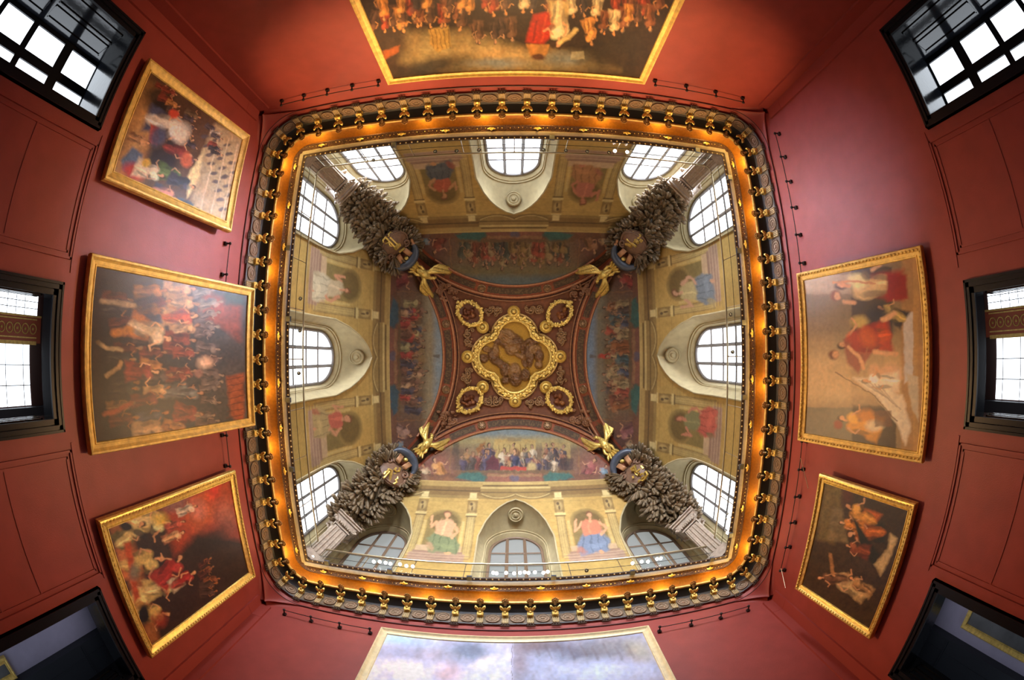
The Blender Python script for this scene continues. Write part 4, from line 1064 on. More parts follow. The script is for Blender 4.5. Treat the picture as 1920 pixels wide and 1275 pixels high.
for key, c in CORN.items():
    sx, sy = c['s']; rr = random.Random(key); diag = nz([-sx, -sy, 0]); lat = nz([-diag[1], diag[0], 0])
    # column in the corner
    ax = np.array([VC[0]+sx*5.98, VC[1]+sy*5.92, 0]); zt = 13.05
    t = thing('corner_column', 'pale fluted corner column with scrolled capital in the %s corner of the upper gallery' % c['word'], 'column', (ax[0], ax[1], 9.8), 'corner columns')
    Rz = np.stack([lat, diag, np.array([0, 0, 1.])], 1)
    mb = MB(); mb.box(ax+[0, 0, 9.95], (.78, .6, .3), Rz); mb.box(ax+[0, 0, 10.2], (.7, .52, .2), Rz); mb.build('base', PILST, t, smooth=False)
    mb = MB(); mb.box(ax+[0, 0, 11.3], (.54, .40, 2.2), Rz)
    for k in range(4):
        for sg in (-1, 1):
            p = ax+lat*(-.2+.133*k)+diag*.2*sg; mb.tube([p+[0, 0, 10.35], p+[0, 0, 12.3]], .04, 6)
    for sg in (-1, 1):
        for k in (-.1, .1): p = ax+lat*.27*sg+diag*k; mb.tube([p+[0, 0, 10.35], p+[0, 0, 12.3]], .04, 6)
    mb.build('shaft', PILST, t)
    mb = MB(); A = []
    for z, hw in ((12.38, .30), (12.42, .34), (12.46, .28), (12.6, .29), (12.72, .36), (12.8, .44)):
        A.append([ax+Rz@np.array([a*hw, b*hw*.8, z]) for a, b in ((-1, -1), (1, -1), (1, 1), (-1, 1))])
    mb.grid(A, close_v=True)
    for sg in (-1, 1):
        for q in (-1, 1):
            pp = []
            for i in range(14):
                a = i*.55; r = .14*(1-i/18); pp.append(ax+lat*(sg*.36+sg*r*math.cos(a)*.9)+diag*q*.26+[0, 0, 12.66+r*math.sin(a)])
            mb.tube(pp, .045, 6)
    for k in range(7): p = ax+lat*(-.24+.08*k)+diag*.3; mb.ball(p+[0, 0, 12.58], .06, (.7, .7, 1.4), nu=6, nv=5)
    mb.build('capital', PILST, t)
    mb = MB()
    for z, w, h in ((12.86, 1.0, .08), (12.94, .9, .07), (13.02, 1.05, .08)): mb.box(ax+[0, 0, z], (w, w*.8, h), Rz)
    mb.build('abacus', PILST, t, smooth=False)
    mb = MB(); top = S(*c['cap'], .45); b0 = ax+[0, 0, 13.05]
    pts = [b0, b0+diag*.05+[0, 0, .2], b0*.5+top*.5+[0, 0, .15], top]
    mb.tube(pts, [.2, .26, .18, .12], 10); mb.build('finial', PILST, t)
    # garland
    P0 = np.array(c['cap'], float); P1 = np.array(c['sh'], float); mb = MB()
    dpx = (P1-P0)/np.linalg.norm(P1-P0); lpx = np.array([-dpx[1], dpx[0]])
    def fan(x, y, dirpx, L, nl=6, w=.2, off=.25, spread=1.0):
        P = S(x, y, off); Q = S(x+dirpx[0]*6, y+dirpx[1]*6, off); n = Sn(P); d = nz(Q-P); s = np.cross(n, d)
        for k in range(nl):
            a = (k/(nl-1)-.5)*spread*2+rr.uniform(-.12, .12); dd = d*math.cos(a)+s*math.sin(a)+n*rr.uniform(-.05, .12)
            leaf(mb, P+n*rr.uniform(0, .06), dd, n, L*rr.uniform(.85, 1.1), w*rr.uniform(.9, 1.15), .10, .035, True)
    for i in range(12):
        t_ = i/11; wv = 7+16*math.sin(min(1, t_*1.15)*math.pi/1.5)
        for sg in (-1, 1):
            for lv_ in (.22, .78):
                q = P0+(P1-P0)*(t_*.80+.02)+lpx*sg*(lv_+rr.uniform(-.1, .1))*wv
                dd = nz(np.array([*(lpx*sg*(.4+.8*lv_+rr.uniform(-.3, .3))-dpx*rr.uniform(.1, .9)), 0]))[:2]
                fan(q[0], q[1], dd, rr.uniform(.62, .8), 7, .20, .25+.45*(1-lv_)+rr.uniform(0, .1), .85)
    for i in range(15):
        a = i/15*2*math.pi
        dd = np.array([math.cos(a), math.sin(a)])
        if np.dot(dd, dpx) > .80: continue
        for rad_ in (22, 34):
            q = P1+dd*(rad_+rr.uniform(-2, 2)); d2 = nz([dd[0]+rr.uniform(-.4, .4), dd[1]+rr.uniform(-.4, .4), 0])[:2]
            fan(q[0], q[1], d2, rr.uniform(.46, .58), 7, .15, rr.uniform(.15, .35)+(.2 if rad_ == 22 else 0), .9)
    core = MB(); cp = [S(*(P0+(P1-P0)*t_), .18) for t_ in np.linspace(0, .9, 10)]; core.tube(cp, [.2, .34, .42, .46, .48, .5, .5, .5, .45, .3], 10, flat=.5)
    g = mb.build('leaf_garland', BRZ2, None, loc=tuple(S(*c['cap'], .3)), sharp=60); solid(g, .012); core.build('dark_core', mat('leaf_gap_dark', (.05, .038, .028), .6, noise=.4, nscale=8), g)  # dark core added to hide the wall and darken the leaf gaps
    tag(g, 'bronze oak leaf garland rising from the %s corner column to the shield' % c['word'], 'garland', 'corner garlands')
    # shield
    sp0 = S(*c['sh'], .80); n = Sn(sp0); inner = S(c['sh'][0]+dpx[0]*10, c['sh'][1]+dpx[1]*10, .80); a_ = nz(inner-sp0); R = frame(a_, n)   # local x toward centre
    t = thing('shield', 'brown cartouche shield with gold monogram in the %s corner of the vault' % c['word'], 'shield', tuple(sp0), 'corner shields')
    mb = MB(); A = []
    for i in range(28):
        th = 2*math.pi*i/28; row = []
        for k in range(6):
            r = k/5; ex = .56*r*math.cos(th)*(1+.10*math.cos(2*th)); ey = .67*r*math.sin(th)*(1-.06*math.cos(th)); row.append(sp0+R@np.array([ex, ey, .14*(1-r*r)]))
        row.append(sp0+R@np.array([ex, ey, -.12])); A.append(row)
    mb.grid(A, close_u=True); pl_ = mb.build('plate', SHIELD, t)
    mb = MB()
    for sg in (-1, 1):
        pp = []
        for i in range(18):
            a = i*.5; r = .20*(1-i/20); pp.append(sp0+R@np.array([.30+r*math.cos(a-1.2), sg*(.42+r*math.sin(a-1.2)*.8), .10]))
        mb.tube(pp, .05, 6)
    mb.tube([sp0+R@np.array([.52*math.cos(a), .62*math.sin(a), .04]) for a in np.linspace(.9, 2*math.pi-.9, 24)], .045, 6)
    mb.build('scroll_edge', SHIELD, t)
    o_, st = MONO[key]; mb = MB()
    for pts, w in st: mb.tube([S(o_[0]+a/14.17, o_[1]+b/14.17, 1.02) for a, b in pts], w*.0165, 6)
    tag(mb.build('monogram', GOLD, pl_), 'gold monogram')
    cc = sp0+R@np.array([.62, 0, .05]); mb = MB(); pp, rd = [], []
    for i in range(21):
        a = math.radians(-100+200*i/20); pp.append(cc+R@np.array([.50*math.cos(a), .60*math.sin(a), .10+.08*math.cos(a)])); rd.append(.03+.18*math.cos(math.radians(-84+168*i/20)))
    mb.tube(pp, rd, 12, flat=1.3); bc_ = mb.build('blue_crest', BLUE, t)
    mb = MB()
    for sg in (-1, 1):
        A = [[cc+R@np.array([-.18+.5*u, sg*(.06+.22*v+.10*u), .12+.10*math.sin(u*3)]) for v in np.linspace(0, 1, 5)] for u in np.linspace(0, 1, 6)]; mb.grid(A)
    solid(mb.build('lappet', COPPER, t), .03)
    mb = MB(); mb.ball(cc+R@np.array([.22, 0, .16]), .10, (1.2, 1, .8)); mb.ball(cc+R@np.array([.32, .04, .14]), .06); mb.build('gold_knob', GOLD, bc_)
    for sg in (-1, 1):
        mb = MB(); mb.tube([cc+R@np.array([.1, sg*.58, .08]), cc+R@np.array([-.05, sg*.62, .08]), cc+R@np.array([-.12, sg*.64, .07]), cc+R@np.array([-.2, sg*.66, .06]), cc+R@np.array([-.28, sg*.68, .05])], [.04, .1, .05, .075, .04], 8)
        mb.build('tassel', COPPER, t)
    # eagle
    p0 = S(*c['claw'], .5); p1 = S(*c['head'], .75); n = Sn((p0+p1)/2); a_ = nz(p1-p0); R = frame(a_, n); K = np.linalg.norm(p1-p0)
    t = thing('gilded_eagle', 'gilded eagle with spread wings above the %s shield' % c['word'], 'statue', tuple(p0), 'corner eagles')
    W_ = lambda x, y, z: p0+R@np.array([x*K, y*K, z])
    mb = MB(); mb.tube([W_(.10, 0, .10), W_(.22, 0, .14), W_(.45, 0, .22), (W_(.68, 0, .24)), W_(.84, 0, .26), W_(.92, .02, .30), W_(1.0, .08, .32)], [.05, .13, .19, .17, .10, .085, .05], 12)
    mb.ball(W_(1.0, .08, .33), .085, (1.2, 1, 1), R); mb.tube([W_(1.05, .10, .33), W_(1.1, .17, .31), W_(1.09, .21, .26)], [.05, .035, .01], 6)
    for k in range(8): mb.ball(W_(.30+.06*k, .05*(-1)**k, .36), .06, (1.3, .8, .5), R, nu=6, nv=4)
    mb.build('body', GOLD, t)
    for sg in (-1, 1):
        mb = MB(); sh = (.62, sg*.16); tip = (1.82, sg*.80)
        lead = [W_(sh[0]-.05, sg*.12, .22), W_(.75, sg*.30, .30), W_(1.05, sg*.42, .30), W_(1.45, sg*.58, .26), W_(*tip, .2)]
        mb.tube(lead, [.10, .11, .085, .06, .02], 8)
        for layer, (nf, L0, L1, wz) in enumerate(((13, .66, .74, .19), (9, .40, .38, .22))):
            for k in range(nf):
                u = k/(nf-1); bx_ = .58+(1.35-.58)*u; by = .16+(.54-.16)*u
                ang = math.radians(62-36*u); dirl = np.array([math.cos(ang), sg*math.sin(ang), -.06])
                base = W_(bx_, sg*by, .24-.04*layer+.10*layer); L = K*1.12*(L0+(L1-L0)*u)*(1-.15*abs(u-.6))
                leaf(mb, base, R@dirl, n, L, wz*K*.9, .05, .02)
        solid(mb.build('wing', GOLD, t, sharp=60), .02)
    for sg in (-1, 1):
        mb = MB(); mb.tube([W_(.40, sg*.12, .15), W_(.2, sg*.2, .16), W_(.02, sg*.16, .08)], [.10, .07, .035], 8)
        for k in (-1, 0, 1): mb.tube([W_(.02, sg*.16, .08), W_(-.06, sg*.16+k*.09, .06), W_(-.12, sg*.16+k*.12, -.02)], [.03, .03, .012], 6)
        mb.build('leg', GOLD, t)
    mb = MB()
    for k in range(5): leaf(mb, W_(.2, -.1+.05*k, .08), R@np.array([-1, (-.5+.25*k), 0]), n, K*.42, .13, .02)
    solid(mb.build('tail', GOLD, t, sharp=60), .02)

# ------------------------------------------------------------------ glass balustrade round the opening
BD = .36; bxr, byr = HX-BD, HY-BD; zb0, zb1 = 9.59, 10.84
BS = {'B': ((-1, 1), (1, 1)), 'T': ((-1, -1), (1, -1)), 'L': ((-1, -1), (-1, 1)), 'R': ((1, -1), (1, 1))}
CLAMP = {'L': [(541, 465), (541, 598), (541, 750), (547, 880)], 'R': [(1385, 470), (1394, 605), (1395, 745), (1390, 875), (1370, 1003), (1368, 333)],
         'T': [(738, 272), (1035, 258), (1308, 282)], 'B': [(613, 1055), (731, 1071), (880, 1084), (1038, 1083), (1186, 1073), (1335, 1049)]}
for side, (ca, cb) in BS.items():
    A_ = np.array([CX+ca[0]*bxr, CY+ca[1]*byr, 0]); B_ = np.array([CX+cb[0]*bxr, CY+cb[1]*byr, 0]); L = np.linalg.norm(B_-A_); d = (B_-A_)/L
    t = thing('glass_balustrade', 'clear glass balustrade with thin rails along the %s edge of the ceiling opening' % SIDEWORD[side], 'railing', tuple(A_*.5+B_*.5+[0, 0, zb0]), 'balustrade round the opening')
    zu = np.array([0, 0, 1.]); npst = 8
    mb = MB(); mb.tube([A_+d*.25+zu*zb1, B_-d*.25+zu*zb1], .028, 8)
    ins = INW[{'B': 'B', 'T': 'T', 'L': 'L', 'R': 'R'}[side]]
    mb.build('top_rail', RAILM, t)
    mb = MB(); mb.tube([A_+zu*10.35, B_+zu*10.35], .008, 6); mb.build('wire', IRON, t)
    for k in range(npst+1):
        p = A_+d*(.25+(L-.5)*k/npst)-ins*.03; mb = MB(); mb.tube([p+zu*zb0, p+zu*zb1], .014, 6); mb.ball(p+zu*zb1, .03, nu=6, nv=4); mb.build('post', RAILM, t)
        if k < npst:
            q = A_+d*(.25+(L-.5)*(k+1)/npst); p2 = A_+d*(.25+(L-.5)*k/npst); mb = MB()
            mb.add([p2+d*.03+zu*(zb0+.08), q-d*.03+zu*(zb0+.08), q-d*.03+zu*(zb1-.05), p2+d*.03+zu*(zb1-.05)], [(0, 1, 2, 3)])
            mb.build('glass_panel', GLD, t, smooth=False)
    for x, y in CLAMP[side]:
        v = px_dir(x, y); P = v*(9.45/v[2]); mb = MB(); mb.box(P, (.13, .13, .07)); mb.tube([P, P-ins*.12+zu*.2], .012, 6); tag(mb.build('clamp', STEEL, t, smooth=False), None)
for sx in (-1, 1):
    for sy in (-1, 1):
        mb = MB(); c0 = np.array([CX+sx*bxr, CY+sy*byr, zb1]); pts = []
        for a in np.linspace(0, 90, 7): pts.append(c0+[-sx*.25*(1-math.sin(math.radians(a))), -sy*.25*(1-math.cos(math.radians(a))), 0])
        # quarter bend joining two rails belongs to the side balustrades
        mb.tube(pts, .022, 8)
        par = [o for o in COL.objects if o.name.startswith('glass_balustrade')][0 if sy > 0 else 1]
        mb.build('rail_bend', RAILM, par)
# spot lamps along the edge: brass housings, the near groups lit
LIT = [(925, 1074), (931, 1075), (949, 1074), (964, 1075), (975, 1074), (984, 1073), (991, 1074), (1003, 1073), (1019, 1074), (1027, 1072),
       (701, 1053), (712, 1053), (723, 1055), (732, 1057), (750, 1058), (762, 1061), (774, 1062), (1186, 1056), (1203, 1053), (1215, 1053), (1232, 1048), (1239, 1047), (586, 1044), (1368, 966), (1366, 975), (1364, 999), (1153, 283), (1176, 285)]
UNL = [(816, 284), (856, 283), (898, 281), (1019, 281), (1061, 282), (1101, 284), (1142, 286), (700, 300), (563, 560), (562, 620), (560, 700), (1370, 590), (1374, 660), (640, 1060), (1100, 1070)]
def spot(px, lit):
    v = px_dir(*px); k = min((CX+bxr-.12)/v[0] if v[0] > 0 else 99, (CX-bxr+.12)/v[0] if v[0] < 0 else 99, (CY+byr-.12)/v[1] if v[1] > 0 else 99, (CY-byr+.12)/v[1] if v[1] < 0 else 99)
    P = v*k; sd = 'near' if px[1] > 1010 else 'far' if px[1] < 310 else 'left' if px[0] < 960 else 'right'
    grp = ''
    if lit: grp = ('left group' if px[0] < 800 else 'middle group' if px[0] < 1100 else 'right group') if sd == 'near' else 'group'
    t = thing('spotlight', ('lit white spotlight in the %s on the %s edge of the ceiling opening' % (grp, sd)) if lit else 'unlit brass spotlight clipped to the balustrade on the %s edge of the opening' % sd, 'lamp', tuple(P), ('lit spotlights, %s %s' % (sd, grp)) if lit else 'unlit spotlights, '+sd)
    aim = nz([-P[0]*.25, -P[1]*.25, -8.]); R = frame((1, .1, 0), aim)
    mb = MB(); mb.lathe(P, [(0, -.10), (.035, -.10), (.05, -.04), (.055, .0), (.045, .0), (.04, -.02)], R=R, seg=12); mb.tube([P+R@np.array([0, 0, -.1]), P+R@np.array([0, .0, -.1])+nz([P[0], P[1], 0])*.1+[0, 0, .25]], .01, 5); hs_ = mb.build('housing', RAILM, t)
    mb = MB(); mb.ball(P+R@np.array([0, 0, .0]), .048 if lit else .03, nu=8, nv=6); mb.build('bulb', BULB if lit else RAILM, hs_)
    return t
LAMPS = [(spot(p, True), p, 'lit white') for p in LIT]+[(spot(p, False), p, 'unlit brass') for p in UNL]
for kind_ in ('lit white', 'unlit brass'):
    for sd in ('top', 'bottom', 'left', 'right'):
        L = [(o, p) for o, p, k_ in LAMPS if k_ == kind_ and sd == ('bottom' if p[1] > 1010 else 'top' if p[1] < 320 else 'left' if p[0] < 960 else 'right')]
        ax_ = 0 if sd in ('top', 'bottom') else 1; L.sort(key=lambda q: q[1][ax_])
        for i, (o, p) in enumerate(L): tag(o, '%s spotlight, %s from the %s on the %s edge of the opening' % (kind_, ORD[i], ('left', 'top')[ax_], sd), 'lamp', kind_+' spotlights')
def beam(src, dst, watts, col, ang=50, blend=.8, rad=.1):
    l = bpy.data.lights.new('spot_beam', 'SPOT'); l.energy = watts; l.color = col; l.spot_size = math.radians(ang); l.spot_blend = blend; l.shadow_soft_size = rad
    o = bpy.data.objects.new('spot_beam', l); COL.objects.link(o); o.location = src
    o.rotation_euler = (Vector(dst)-Vector(src)).to_track_quat('-Z', 'Y').to_euler()
WARM = (1, .58, .24)
beam((0.1, 5.5, 10.0), (.1, YT, 6.0), BEAM_T, WARM, 40)
beam((-3.2, 5.45, 10.0), (-3.5, YT, 7.0), BEAM_T*.9, WARM, 24)
beam((3.2, 5.45, 10.0), (3.9, YT, 6.9), BEAM_T*.9, WARM, 26)
beam((5.5, 2.6, 10.0), (XL, 2.6, 5.5), BEAM_S, WARM, 50)
beam((5.5, -3.6, 10.0), (XL, -3.6, 5.5), BEAM_S*.8, WARM, 40)
beam((-5.4, 2.6, 10.0), (XR, 2.2, 5.3), BEAM_S, WARM, 56)
for sx, sy in ((1, 1), (-1, 1), (-1, -1), (1, -1)):
    beam((CX+sx*5.2, CY+sy*4.9, 9.95), (sx*.9, sy*.9, 19.5), 620. if sy > 0 else 560., (1, .72, .42), 44, .9)
# ------------------------------------------------------------------ picture rails
def rail(w, a0, a1, z, brk, label):
    t = thing('picture_rail', label, 'picture rail', tuple(wpt(w, (a0+a1)/2, z, .1)))
    mb = MB(); mb.tube([wpt(w, a0, z, .14), wpt(w, a1, z, .14)], .011, 6); mb.build('rod', IRON, t)
    n = int((a1-a0)/.62)
    for k in range(n+1):
        a = a0+.03+(a1-a0-.06)*k/n; mb = MB()
        mb.tube([wpt(w, a, z-.02, 0), wpt(w, a, z-.02, .15)], .018, 6); mb.ball(wpt(w, a, z, .15), .038, nu=8, nv=6); mb.box(wpt(w, a, z-.03, .02), (.08, .08, .08)); mb.build('bracket', IRON, t)
rail('T', -5.5, -2.9, 7.42, 18, 'thin black picture rail, left of the picture with the red cloak')
rail('T', 3.16, 5.55, 7.42, 18, 'thin black picture rail, right of the picture with the red cloak')
rail('B', -5.5, -3.18, 7.46, 18, 'thin black picture rail, left of the cloudy blue picture')
rail('B', 3.18, 5.6, 7.46, 18, 'thin black picture rail, right of the cloudy blue picture')
rail('L', -2.45, 2.45, 7.33, 8, 'thin black picture rail above the dark battle picture')
rail('R', -5.2, 5.25, 7.42, 17, 'thin black picture rail running above both pictures on the right wall')

# ------------------------------------------------------------------ framed pictures
def picture(w, a0, a1, z0, ta0, ta1, z1, kt, fw, art, label, beads=False, fmat=None, res=1.25, k0=None, dep=.07):
    """a*, z*: outer corners measured on the wall plane; kt: how far the top edge leans toward the room (fraction of wall distance)"""
    d = abs(WALLS[w][1]); k0 = k0 or (d-.14)/d
    def P(a, z, k): return wpt(w, a, z)*k
    bl, br, tl, tr = P(a0, z0, k0), P(a1, z0, k0), P(ta0, z1, kt), P(ta1, z1, kt)
    bm_, tm = (bl+br)/2, (tl+tr)/2; Wd = (np.linalg.norm(br-bl)+np.linalg.norm(tr-tl))/2
    axr = nz(br-bl); up = tm-bm_; H = np.linalg.norm(up); up = nz(up-axr*np.dot(up, axr)); n = np.cross(axr, up)
    if np.dot(n, INW[w]) < 0: n = -n
    c = (bm_+tm)/2
    o = thing('framed_painting', label, 'painting', tuple(c))
    F = lambda x, y, z: c+axr*x+up*y+n*z
    hw, hh = Wd/2, H/2
    prof = [(0, -dep), (0, dep*.6), (.018, dep), (.05, dep*1.05), (.07, dep*.7), (fw*.5, dep*.45), (fw*.78, dep*.25), (fw*.84, dep*.5), (fw*.95, dep*.4), (fw, dep*.05), (fw, -dep*.2)]
    A = []
    for s_, h in prof: A.append([F(x*(hw-s_), y*(hh-s_), h) for x, y in ((-1, -1), (1, -1), (1, 1), (-1, 1))])
    # separate quads per side keep the mitres crisp
    mb = MB()
    for k in range(4):
        mb.grid([[row[k], row[(k+1) % 4]] for row in A])
    if beads:
        for (xa, ya, xb, yb) in ((-1, -1, 1, -1), (1, -1, 1, 1), (1, 1, -1, 1), (-1, 1, -1, -1)):
            L = 2*hw if ya == yb else 2*hh; nb = int(L/.085)
            for k in range(nb):
                t = (k+.5)/nb; x = (xa+(xb-xa)*t)*(hw-.06); y = (ya+(yb-ya)*t)*(hh-.06); mb.ball(F(x, y, dep*.95), .026, nu=6, nv=4)
    mb.build('frame', fmat or GOLDP, o, sharp=28)
    # canvas
    iw, ih = hw-fw+.005, hh-fw+.005
    e = to_px(np.array([F(-iw, -ih, 0), F(iw, -ih, 0), F(-iw, ih, 0)]))
    nx = int(min(360, max(60, np.linalg.norm(e[1]-e[0])/res))); ny = int(min(360, max(60, np.linalg.norm(e[2]-e[0])/res*1.15)))
    gx = np.linspace(-iw, iw, nx); gy = np.linspace(-ih, ih, ny); GX, GY = np.meshgrid(gx, gy)
    V = c+GX.ravel()[:, None]*axr+GY.ravel()[:, None]*up+n*(dep*.02)
    PX = to_px(V); P_ = Paint(PX[:, 0], PX[:, 1], (40, 32, 26), warp=1.4, ws=10); art(P_, w)
    C = np.clip(P_.C*CGAIN, 0, .9)
    mb = MB(); mb.v = [tuple(v) for v in V]; mb.c = [tuple(q) for q in C]
    I, J = np.meshgrid(np.arange(ny-1), np.arange(nx-1), indexing='ij'); q = (I*nx+J).ravel(); mb.f = [(int(a), int(a)+1, int(a)+nx+1, int(a)+nx) for a in q]
    cv = mb.build('canvas', CANVAS, o, smooth=False)
    mb = MB(); mb.box((0, 0, 0), (1, 1, 1)); mb.v = [tuple(F(x*2*(hw-.03), y*2*(hh-.03), -dep*.6+z*dep*.5)) for x, y, z in mb.v]; mb.build('backing', DARKW, o, smooth=False)
    return o
def rng(seed): return random.Random(seed)
def rot2(v, deg): a = math.radians(deg); return (v[0]*math.cos(a)-v[1]*math.sin(a), v[0]*math.sin(a)+v[1]*math.cos(a))
def art_L1(p, w):
    up = nz([.92, .36, 0])[:2]
    p.mix(np.ones(len(p.X)), (86, 62, 42))
    p.poly([(207, 333), (270, 150), (310, 165), (262, 350)], (172, 126, 76), soft=8); p.blob(262, 250, 12, 40, 18, (196, 150, 96), .8, .5)
    p.blob(300, 185, 34, 26, 30, (40, 32, 26), .95, .5); p.blob(350, 215, 22, 26, 30, (62, 42, 28), .9, .5); p.blob(300, 205, 18, 20, 0, (18, 18, 20), 1, .3)
    # pale arcaded building
    p.poly([(372, 300), (404, 232), (458, 258), (425, 420), (356, 392)], (176, 150, 112), soft=5)
    p.poly([(352, 330), (384, 278), (372, 340), (350, 372)], (222, 196, 138), soft=3)
    for i in range(3):
        for j in range(9):
            x = 384+i*21+ (8-j)*4.2; y = 392-j*17+i*8
            p.blob(x, y, 7.5, 3.4, -8, (78, 68, 70), .9, .3)
    for i in range(3): p.stroke([(374+i*20, 400+i*8), (412+i*17, 250+i*10)], 3, (206, 180, 140), .8)
    # crowd behind
    p.crowd((308, 158), (345, 250), 8, 34, up, [(120, 80, 50), (60, 46, 40), (160, 110, 62), (110, 46, 34)], 3)
    p.crowd((362, 205), (352, 300), 6, 30, up, [(150, 118, 70), (58, 50, 56), (90, 74, 50)], 5)
    p.crowd((398, 240), (412, 290), 6, 26, up, [(74, 66, 70), (132, 60, 46), (52, 46, 48), (178, 160, 140)], 7)
    # foreground groups
    p.fig(318, 236, 92, up, (222, 206, 184), (62, 70, 96), arm=1, wide=1.5); p.poly([(282, 232), (298, 240), (296, 272), (280, 268)], (170, 66, 44), soft=2); p.blob(296, 256, 14, 20, 20, (66, 76, 104), .9, .4)
    p.blob(326, 214, 9, 8, 0, (196, 70, 44)); p.blob(340, 250, 14, 20, 30, (226, 210, 186), .9, .4)
    p.blob(305, 298, 30, 22, 20, (28, 24, 26), 1, .35); p.fig(335, 285, 60, up, (120, 42, 34), (40, 30, 30), arm=-1, wide=1.4); p.blob(350, 300, 10, 14, 0, (196, 96, 60))
    p.fig(322, 328, 60, up, (88, 112, 56), (70, 92, 44), arm=1, wide=1.6); p.fig(342, 342, 56, up, (44, 44, 50), arm=0, wide=1.3)
    p.poly([(226, 300), (250, 275), (268, 290), (258, 318), (232, 322)], (84, 102, 128), soft=3); p.blob(250, 322, 20, 15, 30, (176, 48, 38), 1, .4)
    p.fig(282, 322, 62, up, (220, 196, 158), (214, 188, 150), arm=-1, wide=1.6); p.blob(274, 306, 9, 8, 0, (206, 162, 60)); p.fig(312, 364, 54, up, (212, 140, 116), (60, 62, 66), arm=1, wide=1.4); p.fig(352, 385, 46, up, (62, 74, 80), arm=0)
    p.fig(262, 262, 46, up, (176, 128, 86), (110, 70, 44), arm=1); p.noise(9, .14, 2, .12); p.noise(3, .18, 3, .08)
def art_L2(p, w):
    up = (1, 0)
    p.mix(np.ones(len(p.X)), (34, 28, 26)); p.mix(np.clip((p.X-300)/130, 0, 1)*.8, (74, 66, 60))  # greyer toward the top edge: varnish glare put into the canvas colour
    p.poly([(385, 545), (452, 575), (450, 640), (410, 610), (372, 590)], (128, 62, 46), soft=6); p.rect(420, 460, 540, 572, (48, 62, 50), .8, 8)
    p.poly([(424, 706), (458, 700), (458, 800), (432, 780)], (140, 68, 34), soft=3)
    for k in range(7): p.stroke([(426, 712+k*12), (456, 706+k*12)], 2, (84, 42, 26), .7)
    pal = [(110, 50, 34), (150, 96, 52), (70, 52, 44), (160, 124, 84), (88, 40, 32), (58, 56, 62)]
    p.crowd((392, 545), (392, 800), 13, 44, up, [(96, 78, 66), (84, 60, 48), (112, 96, 80)], 31, skin=(140, 112, 90)); p.crowd((340, 530), (345, 815), 15, 56, up, pal+[(84, 80, 76)], 11, skin=(150, 104, 74)); p.crowd((285, 530), (290, 815), 12, 62, up, pal, 12, skin=(150, 98, 62)); p.crowd((228, 540), (235, 812), 9, 60, up, [(70, 34, 24), (96, 66, 40), (44, 36, 34)], 13, skin=(132, 86, 52))
    p.blob(270, 580, 26, 40, 0, (36, 32, 32), .8, .5); p.fig(285, 622, 90, up, (176, 150, 112), (164, 96, 44), lean=.4, arm=1, wide=1.4); p.fig(340, 594, 70, up, (150, 66, 44), (170, 130, 90), arm=-1, wide=1.2)
    p.stroke([(190, 565), (235, 570), (252, 572)], 9, (150, 122, 88)); p.stroke([(183, 642), (200, 652), (228, 656)], 7, (160, 132, 92)); p.stroke([(200, 705), (222, 690), (226, 680)], 8, (156, 120, 76)); p.stroke([(196, 776), (222, 770), (245, 756)], 9, (136, 66, 38)); p.stroke([(215, 625), (245, 618)], 13, (168, 104, 38))
    p.fig(268, 696, 66, up, (112, 44, 34), arm=1, wide=1.6); p.blob(384, 680, 13, 10, 0, (206, 164, 132), 1, .5); p.blob(372, 700, 8, 8, 0, (150, 100, 78), .8)
    p.mix(np.clip((196-p.X)/14, 0, 1)*.8, (40, 24, 20)); p.noise(14, .25, 4, .15); p.noise(4, .25, 5, .1)
